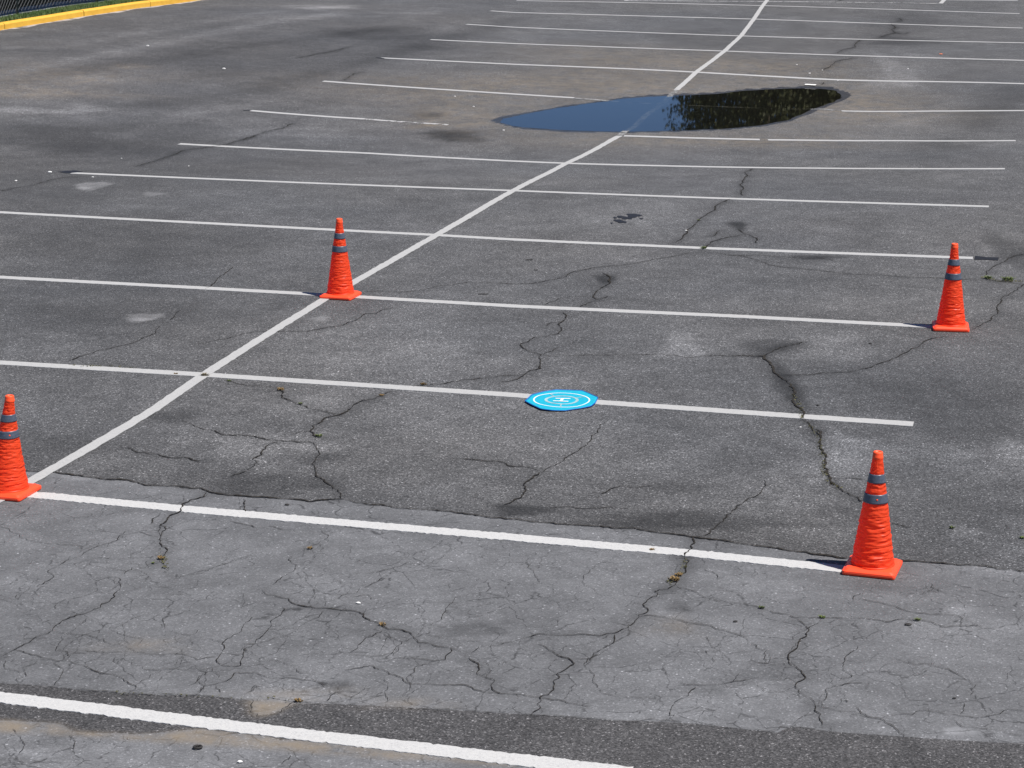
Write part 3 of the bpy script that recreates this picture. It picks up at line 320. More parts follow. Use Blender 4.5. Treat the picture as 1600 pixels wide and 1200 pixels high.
# ------------------------------------------------------------------ ground of the lot
def axis(segs):
    out = []
    for a, b, s in segs:
        out += list(np.arange(a, b - 1e-6, s))
    out.append(segs[-1][1])
    return np.array(out)
gx = axis([(-34, -16, .6), (-16, -6, .10), (-6, -2, .05), (-2, 9.5, .03), (9.5, 14, .15), (14, 34, 1.0)])
ys = [-14.0]
while ys[-1] < 66:
    y = ys[-1]
    dist = math.hypot(y + 9.2, 4.2)
    if y < -1.4: s = .5
    else: s = max(.026, .026 * (dist / 13.0)**1.9)
    if y > 48: s = 1.0
    ys.append(y + s)
gy = np.array(ys)
GX, GY = np.meshgrid(gx, gy)
X, Y = GX.ravel(), GY.ravel()
Z = tz(X, Y)
nx, ny = len(gx), len(gy)
idx = np.arange(nx * ny).reshape(ny, nx)
quads = np.stack([idx[:-1, :-1], idx[:-1, 1:], idx[1:, 1:], idx[1:, :-1]], -1).reshape(-1, 4)

def grid_mesh(name, co, quads):
    me = bpy.data.meshes.new(name)
    me.vertices.add(len(co)); me.vertices.foreach_set('co', co.astype(np.float32).ravel())
    me.loops.add(quads.size); me.loops.foreach_set('vertex_index', quads.astype(np.int32).ravel())
    me.polygons.add(len(quads))
    me.polygons.foreach_set('loop_start', np.arange(0, quads.size, 4, dtype=np.int32))
    me.update(calc_edges=True)
    me.shade_smooth()
    return me

def smooth01(v): v = np.clip(v, 0, 1); return v * v * (3 - 2 * v)

tone = np.zeros(X.shape); tan = np.zeros(X.shape); hard = np.zeros(X.shape)
YAW = -0.2437
cr, sr = math.cos(YAW), math.sin(YAW)          # the stains are elongated along one direction of the lot
for bx, by, ra, rb, amt, kind in BLOBS:
    mk = (abs(X - bx) < 3.2 * (ra + rb)) & (abs(Y - by) < 3.2 * (ra + rb))
    dx, dy = X[mk] - bx, Y[mk] - by
    a = (dx * cr - dy * sr) / ra; b = (dx * sr + dy * cr) / rb
    wob = np.sin(3 * np.arctan2(b, a) + bx * 7) * .16 + np.sin(7 * np.arctan2(b, a) + by * 5) * .09
    d = np.sqrt(a * a + b * b) * (1 + wob)
    if kind == 1:
        v = smooth01((1.15 - d) / .3); tone[mk] += amt * 1.15 * v; hard[mk] = np.maximum(hard[mk], v)
    elif kind == 2:
        v = np.exp(-(d / .95)**2); tone[mk] += amt * .8 * v; tan[mk] += v * .40
    else:
        v = smooth01((1.25 - d) / .8); tone[mk] += amt * v * (1.75 if amt > 0 else 1.4)
for st in STREAKS:
    w, a = st[0], st[1]; P = np.array(st[2:])
    d = dseg(P, X, Y, False); tone += 1.4 * a * np.exp(-(d / w)**2)
def sd_poly(P):
    d = dseg(P, X, Y); return np.where(inside(P, X, Y), d, -d)
SEAMP = np.array([[-40, SEAM[0][1] - .3]] + SEAM + [[40, SEAM[-1][1]]])
oldpoly = np.vstack([SEAMP, [[40, -20], [-40, -20]]])
sdo = np.where(inside(oldpoly, X, Y), 1, -1) * dseg(SEAMP, X, Y, False)
old = smooth01(.5 + sdo / .07)
tone += np.exp(-((sdo - .045) / .035)**2) * .10 * (np.sin(X * 5.1) + np.sin(X * 2.3 + 1)) * (Y < 4.5)
tone += np.where(sdo < 0, -.16 * np.exp(-((sdo + .08) / .22)**2), 0)
strip = smooth01(.5 + sd_poly(np.array(STRIP)) / .07)
for P in (TAN, TAN2):
    tan = np.maximum(tan, smooth01(.5 + sd_poly(np.array(P)) / .10) * .95)
wsd = sd_poly(WET)
wet = smooth01(.5 + wsd / .05)
tan += np.where(wsd < 0, .22 * np.exp(-(wsd / 1.4)**2), 0)
for c in CRACKS:                                # soft darker halo along the wider cracks
    w = c[0]
    if w < 4.5: continue
    P = np.array(c[1:])
    if P[:, 1].max() < 2.8 and w < 6: continue
    x0, y0 = P.min(0) - .6; x1, y1 = P.max(0) + .6
    mk = (X > x0) & (X < x1) & (Y > y0) & (Y < y1)
    if not mk.any(): continue
    d = dseg(P, X[mk], Y[mk], False)
    tone[mk] -= (.20 if w < 8 else .32) * np.exp(-(d / (.035 + w * .004))**2)
tone = np.clip(tone, -.75, 1.6)

lot_me = grid_mesh('parking_lot', np.stack([X, Y, Z], -1), quads)
for nm, arr in (('tone', tone), ('old', old), ('strip', strip), ('tan', np.clip(tan, 0, 1)), ('wet', wet), ('hard', hard)):
    at = lot_me.attributes.new(nm, 'FLOAT', 'POINT'); at.data.foreach_set('value', arr.astype(np.float32))
lot_me.materials.append(MAT_ASPHALT)
lot = bpy.data.objects.new('parking_lot', lot_me); C.objects.link(lot)
tag(lot, 'grey patched asphalt parking lot with white bay lines and cracks', kind='structure')

# grass field around the lot, out to the horizon
MAT_FIELD = flat_mat('field_grass', (.055, .085, .03, 1), .95, .3, .6)
x0, x1, y0, y1 = gx[0], gx[-1], gy[0], gy[-1]
R_ = 900
vv = [(x0, y0, 0), (x1, y0, 0), (x1, y1, .2), (x0, y1, .2), (-R_, -R_, -.3), (R_, -R_, -.3), (R_, R_, .3), (-R_, R_, .3)]
vv = [(a, b, c - .12) for a, b, c in vv]
fld = mesh_obj('grass_field', vv, [(4, 5, 1, 0), (5, 6, 2, 1), (6, 7, 3, 2), (7, 4, 0, 3)], MAT_FIELD)
tag(fld, 'mown grass field around the parking lot', kind='structure')

# ------------------------------------------------------------------ painted lines
def resample(P, step):
    P = np.array(P, float); seg = np.hypot(*(P[1:] - P[:-1]).T); s = np.r_[0, np.cumsum(seg)]
    n = max(2, int(s[-1] / step) + 1); t = np.linspace(0, s[-1], n)
    return np.stack([np.interp(t, s, P[:, 0]), np.interp(t, s, P[:, 1])], -1)

def smooth_path(P, k=3):
    P = P.copy()
    for _ in range(k):
        P[1:-1] = (P[:-2] + 2 * P[1:-1] + P[2:]) / 4
    return P

def ribbon(name, P, width, mat, lift, parent, rag=.004, step=.06, thick=.004, seed=0, slant=0.0):
    P = smooth_path(resample(P, step), 4); n = len(P)
    r = np.random.default_rng(seed)
    T = np.gradient(P, axis=0); T /= np.linalg.norm(T, axis=1)[:, None] + 1e-9; N_ = np.stack([-T[:, 1], T[:, 0]], -1)
    ea, eb = r.normal(0, rag, n), r.normal(0, rag, n)
    A = P + N_ * (width / 2 + ea)[:, None]; B = P - N_ * (width / 2 + eb)[:, None]
    A[-1] -= T[-1] * slant
    za, zb = tz(A[:, 0], A[:, 1]) + lift, tz(B[:, 0], B[:, 1]) + lift
    V = []
    for a, b, c, d in zip(A, B, za, zb):
        V += [(a[0], a[1], c), (b[0], b[1], d), (a[0], a[1], c - thick), (b[0], b[1], d - thick)]
    F = []
    for i in range(n - 1):
        k = 4 * i
        F += [(k, k + 1, k + 5, k + 4), (k + 2, k, k + 4, k + 6), (k + 1, k + 3, k + 7, k + 5)]
    F += [(0, 2, 3, 1), (4*n - 4, 4*n - 3, 4*n - 1, 4*n - 2)]
    return mesh_obj(name, V, F, mat, parent)

for i, ln in enumerate(LINES):
    w, kd = ln[0], ln[1]
    mat = {'old': MAT_PAINT_OLD, 'worn': MAT_PAINT_WORN, 'sunk': MAT_PAINT_SUNK, '': MAT_PAINT}[kd]
    far = ln[2][1] > 15
    o = ribbon('bay_line', ln[2:], w, mat, .004, lot, rag=.004 if kd == 'old' else .002, step=.10 if far else .018 if kd == 'old' else .03,
               thick=.005, seed=i, slant=0)
    if kd == 'old' and i == 0: o['label'] = 'thick chipped white line along the dark patched strip'
    if kd == 'worn': o['label'] = 'faded broken white line'
for P, mat, lab in zip(CENTER, (MAT_PAINT, MAT_PAINT_SUNK, MAT_PAINT), ('long white dividing line crossing the bay lines', 'dividing line seen through the puddle', 'kinked far part of the dividing line')):
    o = ribbon('dividing_line', P, .095 if mat is MAT_PAINT_SUNK else .092, mat, .0075, lot, rag=.003, step=.06, thick=.004, seed=50)
    o['label'] = lab
for i, b in enumerate(BLACK):
    ribbon('sealed_line_end', b[1:], b[0], MAT_BLACK, .0045, lot, rag=.02, step=.08, thick=.004, seed=90 + i)
vv = []; ff = []
for k, (c, a, b) in enumerate(DROPS):
    ra, rb = math.dist(c, a), math.dist(c, b)
    s0 = len(vv); n = 14
    for j in range(n):
        t = 2 * PI * j / n; r_ = 1 + .2 * math.sin(3 * t + k) + .1 * math.sin(5 * t + 2 * k)
        u, w = ra * r_ * math.cos(t), rb * r_ * math.sin(t)
        px, py = c[0] + u * cr + w * sr, c[1] - u * sr + w * cr
        vv.append((px, py, tz1(px, py) + .004))
    ff.append(tuple(range(s0, s0 + n)))
o = mesh_obj('oil_stain', vv, ff, MAT_BLACK, lot); o['label'] = 'cluster of small black oil spots'

# ------------------------------------------------------------------ cracks (each one a jagged ribbon that follows the surface)
def crack(P, w, seed, faint, taper=True, name='crack'):
    r = np.random.default_rng(seed)
    P = np.array(P)
    dist = math.hypot(P[:, 0].mean() - 6.5, P[:, 1].mean() + 9.2)
    step = .012 * max(1, dist / 13)
    Q = resample(P, step); n = len(Q)
    if n < 4: Q = resample(P, step / 3); n = len(Q)
    T = np.gradient(Q, axis=0); T /= np.linalg.norm(T, axis=1)[:, None] + 1e-9; N_ = np.stack([-T[:, 1], T[:, 0]], -1)
    def fnoise(amp, cells):
        k = max(2, int(n / cells) + 2); return np.interp(np.linspace(0, k - 1, n), np.arange(k), r.normal(0, amp, k))
    off = fnoise(.010, 10) + fnoise(.007, 4) + fnoise(.0035, 2)
    off *= np.clip(np.minimum(np.arange(n), np.arange(n)[::-1]) / 4, 0, 1)
    Q = Q + N_ * off[:, None]
    wd = w * .001 * np.clip(1 + fnoise(.35, 8) + fnoise(.30, 2), .3, 2.2) * .5
    if taper:
        e = np.minimum(np.arange(n), np.arange(n)[::-1]) / max(4, n * .12); wd *= np.clip(.35 + e * 2, 0, 1)
    lift = .0055 if w < 8 else .0065
    A, B = Q + N_ * wd[:, None], Q - N_ * wd[:, None]
    za, zb = tz(A[:, 0], A[:, 1]) + lift, tz(B[:, 0], B[:, 1]) + lift
    V = np.empty((2 * n, 3)); V[0::2, :2] = A; V[1::2, :2] = B; V[0::2, 2] = za; V[1::2, 2] = zb
    F = [(2*i, 2*i + 1, 2*i + 3, 2*i + 2) for i in range(n - 1)]
    o = mesh_obj(name, V, F, MAT_CRACK, lot)
    at = o.data.attributes.new('faint', 'FLOAT', 'POINT'); at.data.foreach_set('value', np.full(2 * n, faint, np.float32))
    return o

for i, c in enumerate(CRACKS):
    w = c[0]
    faint = .44 if w <= 2 else .40 if w <= 2.5 else .36 if w <= 3 else .31 if w <= 4 else .25 if w <= 5 else .15
    up = np.array(c[1:])[:, 1].mean() > 3.0
    crack(c[1:], (w * 1.0 + 2.6) if up else (w * .66 + .7), 100 + i, faint - (.13 if up else 0))
# the joint between the older pale asphalt and the darker overlay
o = crack([p for p in SEAM if -1 < p[0] < 12], 13.0, 999, .12, False, 'joint_crack')
o['label'] = 'long ragged joint between pale and dark asphalt'
crack([p for p in STRIP[1:22]], 3.5, 998, .42, False, 'joint_crack')
# hairline web in the old asphalt: short branches grown off the traced cracks
hair = []
r = np.random.default_rng(5)
near = [c for c in CRACKS if np.array(c[1:])[:, 1].max() < 3.2 and c[0] >= 2.5]
for k in range(95):
    c = near[r.integers(len(near))]; P = resample(c[1:], .05); s = P[r.integers(len(P))]
    a = r.uniform(0, 2 * PI); pts = [s]; ln = r.uniform(.08, .35)
    for j in range(int(ln / .035)):
        a += r.normal(0, .45); s = s + np.array([math.cos(a), math.sin(a)]) * .035 * np.array([1, 1.5]); pts.append(s)
    if len(pts) > 2 and pts[-1][1] < 3.0: hair.append(pts)
V = []; F = []
for pts in hair:
    Q = resample(pts, .014); T = np.gradient(Q, axis=0); T /= np.linalg.norm(T, axis=1)[:, None] + 1e-9
    N_ = np.stack([-T[:, 1], T[:, 0]], -1); n = len(Q); Q = Q + N_ * r.normal(0, .003, n)[:, None]
    wd = .0011 * np.linspace(1.2, .3, n) * r.uniform(.6, 1.3, n)
    A, B = Q + N_ * wd[:, None], Q - N_ * wd[:, None]; s0 = len(V)
    za, zb = tz(A[:, 0], A[:, 1]) + .0055, tz(B[:, 0], B[:, 1]) + .0055
    for a, b, c_, d in zip(A, B, za, zb): V += [(a[0], a[1], c_), (b[0], b[1], d)]
    F += [(s0 + 2*i, s0 + 2*i + 1, s0 + 2*i + 3, s0 + 2*i + 2) for i in range(n - 1)]
o = mesh_obj('hairline_cracks', V, F, MAT_CRACK, lot); o['kind'] = 'stuff'
at = o.data.attributes.new('faint', 'FLOAT', 'POINT'); at.data.foreach_set('value', np.full(len(V), .45, np.float32))

# ------------------------------------------------------------------ puddle
mw = bpy.data.materials.new('puddle_water'); mw.use_nodes = True
n_, l_ = mw.node_tree.nodes, mw.node_tree.links; n_.clear()
out = n_.new('ShaderNodeOutputMaterial'); mx = n_.new('ShaderNodeMixShader'); fr = n_.new('ShaderNodeFresnel')
fr.inputs[0].default_value = 1.333
tr = n_.new('ShaderNodeBsdfTransparent'); tr.inputs[0].default_value = (.44, .44, .40, 1)
gl = n_.new('ShaderNodeBsdfGlossy'); gl.inputs['Roughness'].default_value = 0.02
l_.new(fr.outputs[0], mx.inputs[0]); l_.new(tr.outputs[0], mx.inputs[1]); l_.new(gl.outputs[0], mx.inputs[2]); l_.new(mx.outputs[0], out.inputs[0])
def catmull(P, sub=5):
    P = np.array(P); n = len(P); o = []
    for i in range(n):
        a, b, c, d = P[i - 1], P[i], P[(i + 1) % n], P[(i + 2) % n]
        for k in range(sub):
            t = k / sub
            o.append(.5 * ((2*b) + (c - a)*t + (2*a - 5*b + 4*c - d)*t*t + (3*b - a - 3*c + d)*t**3))
    return np.array(o)
W = catmull(PUD)
W += np.random.default_rng(3).normal(0, .008, W.shape)
wat = mesh_obj('puddle', [(a, b, ZW) for a, b in W], [tuple(range(len(W)))[::-1]], mw)
assert wat.data.polygons[0].normal.z > 0
tag(wat, 'shallow rain puddle mirroring blue sky and dark trees', kind='structure')

# ------------------------------------------------------------------ kerb, verge, fence
CURBP = [[-13.2, 20.0], [-13.8, 24.5]] + CURB[1:] + [[-13.75, 46.0], [-13.75, 52.0]]
CP = smooth_path(resample(CURBP, .25), 6)
ms = NT('yellow_curb_paint', .7)
n1, n2 = ms.noise(6, 5, .7), ms.noise(60, 3, .6)
c = ms.mix(ms.remap(n1, .3, .7), (.62, .33, .028, 1), (.70, .40, .045, 1))
c = ms.mix(ms.math('MULTIPLY', ms.remap(n2, .57, .68), .65), c, (.35, .22, .08, 1))
ms.color(c); MAT_YELLOW = ms.m
MAT_JOINT = flat_mat('curb_joint_dirt', (.16, .07, .02, 1), .9)
curb = empty('curb', (CP[20][0], CP[20][1], tz1(*CP[20])))
tag(curb, 'long yellow painted concrete kerb beside the grass and fence', 'curb')
def curb_section(P):
    P = np.array(P); T = np.gradient(P, axis=0); T /= np.linalg.norm(T, axis=1)[:, None]; N_ = np.stack([-T[:, 1], T[:, 0]], -1)
    prof = [(0, -.1), (0, .105), (.012, .125), (.03, .135), (.13, .14), (.15, .13), (.15, -.1)]
    V = []; F = []; m_ = len(prof)
    for p, nn in zip(P, N_):
        z = tz1(*p)
        for a, h in prof: V.append((p[0] + nn[0]*a, p[1] + nn[1]*a, z + h))
    for i in range(len(P) - 1):
        for j in range(m_ - 1): F.append((i*m_ + j, i*m_ + j + 1, (i+1)*m_ + j + 1, (i+1)*m_ + j))
    F.append(tuple(range(m_))[::-1]); F.append(tuple((len(P)-1)*m_ + j for j in range(m_)))
    o = mesh_obj('curb_section', V, F, MAT_YELLOW)
    return o
inv = curb.matrix_world.inverted()
def parent_keep(o, par):
    o.parent = par; o.matrix_parent_inverse = Matrix.Translation(-Vector(par.location)) if par.rotation_euler.z == 0 else (Matrix.Translation(par.location) @ Matrix.Rotation(par.rotation_euler.z, 4, 'Z')).inverted()
for i in range(0, len(CP) - 1, 12):
    P = CP[i:i + 13].copy()
    if len(P) < 2: continue
    t = P[1] - P[0]; P[0] += t / np.linalg.norm(t) * .022
    parent_keep(curb_section(P), curb)
# strip of pale grit at the kerb foot
T = np.gradient(CP, axis=0); T /= np.linalg.norm(T, axis=1)[:, None]; NC = np.stack([-T[:, 1], T[:, 0]], -1)
mg = NT('gutter_grit', .95); mg.color(mg.mix(mg.noise(8, 4), (.22, .20, .18, 1), (.42, .39, .36, 1)))
mg.alpha(mg.remap(mg.noise(3.5, 5, .7), .36, .50))
V = []; F = []
rr = np.random.default_rng(11)
for i, (p, nn) in enumerate(zip(CP, NC)):
    w = .12 + .08 * math.sin(i * .9) + rr.uniform(0, .05)
    for a in (0.01, -w): q = p + nn * a; V.append((q[0], q[1], tz1(*q) + .005))
F = [(2*i, 2*i+1, 2*i+3, 2*i+2) for i in range(len(CP) - 1)]
o = mesh_obj('gutter_grit', V, F, mg.m, lot)

# ground behind the kerb
MAT_SOIL = flat_mat('verge_soil', (.045, .07, .022, 1), .95, .35, 5)
mgv = NT('gravel', .95)
v = mgv.voro(60); sc = mgv.n.new('ShaderNodeSeparateColor'); mgv.lk(v.outputs['Color'], sc.inputs[0])
mgv.color(mgv.mix(sc.outputs[0], (.17, .17, .175, 1), (.27, .27, .28, 1))); mgv.bump(v.outputs['Distance'], .01)
VG = smooth_path(resample([[-15.6, 20], [-15.6, 28]] + VERGE + [[VERGE[-1][0], 52]], .25), 4)
m0 = np.interp(CP[:, 1], VG[:, 1], VG[:, 0])
V = []
for p, nn, xf in zip(CP, NC, m0):
    z = tz1(*p); V += [(p[0] - .148, p[1], z + .125), (xf - .15, p[1], z + .135)]
vs = mesh_obj('verge', V, [(2*i, 2*i+1, 2*i+3, 2*i+2) for i in range(len(CP) - 1)], MAT_SOIL)
tag(vs, 'soil strip between yellow kerb and fence', kind='structure')
V = []
for p, xf in zip(CP, m0):
    z = tz1(*p); V += [(xf + .02, p[1], z + .139), (xf - 9, p[1], z + .15)]
gv = mesh_obj('gravel_path', V, [(2*i, 2*i+1, 2*i+3, 2*i+2) for i in range(len(CP) - 1)], mgv.m)
tag(gv, 'grey gravel strip under the fence', kind='structure')

# grass on the verge
mgr = NT('grass_blades', .8); at = mgr.n.new('ShaderNodeObjectInfo')
gn = mgr.noise(1.7, 3); gf = mgr.noise(40, 2)
mgr.color(mgr.mix(mgr.remap(gn, .35, .65), mgr.mix(gf, (.035, .085, .014, 1), (.075, .13, .03, 1)), mgr.mix(gf, (.07, .12, .03, 1), (.13, .16, .05, 1))))
mgr.b.inputs['Subsurface Weight'].default_value = 0
V = []; F = []
rg = np.random.default_rng(21)
N = 26000
yy = rg.uniform(24, 46, N); cx = np.interp(yy, CP[:, 1], CP[:, 0]) - .15; fx = np.interp(yy, VG[:, 1], VG[:, 0])
u = rg.uniform(0, 1, N)**.85; xx = cx + (fx - cx) * u; zz = tz(xx, yy) + .125
hh = rg.uniform(.03, .09, N) * (1 - .35 * u); an = rg.uniform(0, 2*PI, N); lean = rg.uniform(.1, .7, N) * hh
wx = np.cos(an) * .006; wy = np.sin(an) * .006
co = np.empty((N, 3, 3)); co[:, 0] = np.stack([xx - wx, yy - wy, zz], -1); co[:, 1] = np.stack([xx + wx, yy + wy, zz], -1)
co[:, 2] = np.stack([xx - np.sin(an) * lean, yy + np.cos(an) * lean, zz + hh], -1)
def tri_mesh(name, co, mat, parent=None):
    me = bpy.data.meshes.new(name); n = len(co) * 3
    me.vertices.add(n); me.vertices.foreach_set('co', co.astype(np.float32).ravel())
    me.loops.add(n); me.loops.foreach_set('vertex_index', np.arange(n, dtype=np.int32))
    me.polygons.add(n // 3); me.polygons.foreach_set('loop_start', np.arange(0, n, 3, dtype=np.int32))
    me.update(calc_edges=True); me.materials.append(mat)
    o = bpy.data.objects.new(name, me); C.objects.link(o)
    if parent: o.parent = parent
    return o
g = tri_mesh('grass', co, mgr.m); tag(g, 'short green grass between yellow kerb and fence', 'grass', kind='stuff')

# chain link fence with a black wind screen
MAT_WIRE = flat_mat('black_vinyl_wire', (.17, .175, .18, 1), .4, .2, 30)
MAT_POST = flat_mat('dark_post', (.09, .095, .10, 1), .5, .2, 20)
MAT_SCREEN = flat_mat('black_wind_screen', (.012, .014, .015, 1), .9, .4, 8)
FH = 1.83
fence = empty('chain_link_fence', (-15.7, 34.2, tz1(-15.7, 34.2) + .14))
tag(fence, 'black chain link fence with dark wind screen behind the yellow kerb', 'fence')
def fx_at(y): return float(np.interp(y, VG[:, 1], VG[:, 0]))
def fz(y): return tz1(fx_at(y), y) + .14
def tube(name, a, b, rad, mat, par, n=8):
    a, b = Vector(a), Vector(b); d = (b - a).normalized(); u = d.orthogonal().normalized(); w = d.cross(u)
    V = []; 
    for p in (a, b):
        for k in range(n): t = 2*PI*k/n; V.append(p + (u*math.cos(t) + w*math.sin(t))*rad)
    F = [(k, (k+1) % n, n + (k+1) % n, n + k) for k in range(n)] + [tuple(range(n))[::-1], tuple(range(n, 2*n))]
    o = mesh_obj(name, V, F, mat, None, True); parent_keep(o, par); return o
Y0F, Y1F = 26.0, 47.0
for y in np.arange(26.0 - (26.0 - VERGE[2][1]) % 3.05, Y1F, 3.05):
    x = fx_at(y); z = fz(y)
    tube('post', (x, y, z - .15), (x, y, z + FH + .06), .03, MAT_POST, fence, 10)
tube('top_rail', (fx_at(Y0F), Y0F, fz(Y0F) + FH), (fx_at(36.5), 36.5, fz(36.5) + FH), .021, MAT_POST, fence)
tube('top_rail', (fx_at(36.5), 36.5, fz(36.5) + FH), (fx_at(Y1F), Y1F, fz(Y1F) + FH), .021, MAT_POST, fence)
yb = np.arange(Y0F, Y1F, .25)
V = []
for i, y in enumerate(yb):
    x = fx_at(y) - .05 + .006 * math.sin(i * 1.3); z = fz(y)
    V += [(x, y, z + .10 + .018 * math.sin(i * .8) ** 2), (x - .01*math.sin(i*.9), y, z + .9), (x, y, z + FH - .03)]
F = []
for i in range(len(yb) - 1):
    F += [(3*i, 3*i+1, 3*i+4, 3*i+3), (3*i+1, 3*i+2, 3*i+5, 3*i+4)]
o = mesh_obj('wind_screen', V, F, MAT_SCREEN, None, True); parent_keep(o, fence)
sol = o.modifiers.new('thickness', 'SOLIDIFY'); sol.thickness = .004
# woven wire: two families of diagonals
V = []; F = []
def wire(y, s):
    y1 = y + s * (FH - .06)
    lo, hi = (y, .06), (y1, FH)
    pts = []
    for k in range(5):
        t = k / 4; yy_ = lo[0] + (hi[0] - lo[0]) * t
        yc = min(max(yy_, Y0F), Y1F); pts.append((fx_at(yc) + .006 * s, yc, fz(yc) + lo[1] + (hi[1] - lo[1]) * t))
    s0 = len(V)
    for p in pts:
        for dy, dx in ((.0045, 0), (-.0022, .004), (-.0022, -.004)): V.append((p[0] + dx, p[1] + dy, p[2]))
    for k in range(4):
        for j in range(3): F.append((s0 + 3*k + j, s0 + 3*k + (j+1) % 3, s0 + 3*k + 3 + (j+1) % 3, s0 + 3*k + 3 + j))
for y in np.arange(Y0F + 1.8, Y1F - 1.8, .13):
    wire(y, 1); wire(y, -1)
o = mesh_obj('wire_mesh', V, F, MAT_WIRE); o['kind'] = 'stuff'; parent_keep(o, fence)
for y in np.arange(27.2, 46, .62):
    tube('screen_tie', (fx_at(y) - .03, y, fz(y) + .12), (fx_at(y) - .01, y + .02, fz(y) + .045), .008, MAT_SCREEN, fence, 5)

# ------------------------------------------------------------------ traffic cones
def fluo(name, col, rough, transl=0.0, bscale=0.0):
    m = NT(name, rough); n = m.noise(26, 4, .6)
    m.color(m.mix(m.remap(n, .35, .7), tuple(c * .93 for c in col[:3]) + (1,), col))
    m.b.inputs['Specular IOR Level'].default_value = .45
    if transl:
        tl = m.n.new('ShaderNodeBsdfTranslucent'); tl.inputs[0].default_value = col
        mx = m.n.new('ShaderNodeMixShader'); mx.inputs[0].default_value = transl
        m.lk(m.b.outputs[0], mx.inputs[1]); m.lk(tl.outputs[0], mx.inputs[2]); m.lk(mx.outputs[0], m.out.inputs[0])
    return m.m
MAT_FABRIC = fluo('orange_nylon', (1.0, .10, .026, 1), .42, .50)
MAT_BASE = fluo('orange_plastic', (1.0, .075, .022, 1), .45)
MAT_CAP = fluo('orange_cap', (1.0, .09, .02, 1), .5)
mb = NT('grey_reflective_band', .38)
nb = mb.noise(60, 4, .6); mb.color(mb.mix(mb.remap(nb, .3, .7), (.052, .066, .092, 1), (.085, .10, .13, 1)))
MAT_BAND = mb.m
PROF = [(0.0, .1245), (.03, .1235), (.10, .1165), (.25, .1015), (.40, .0870), (.56, .0710), (.66, .0605), (.75, .0500), (.81, .0425), (.90, .0345), (.98, .0290), (1.0, .0280)]
def prof_r(t): return float(np.interp(t, [a for a, _ in PROF], [b for _, b in PROF]))

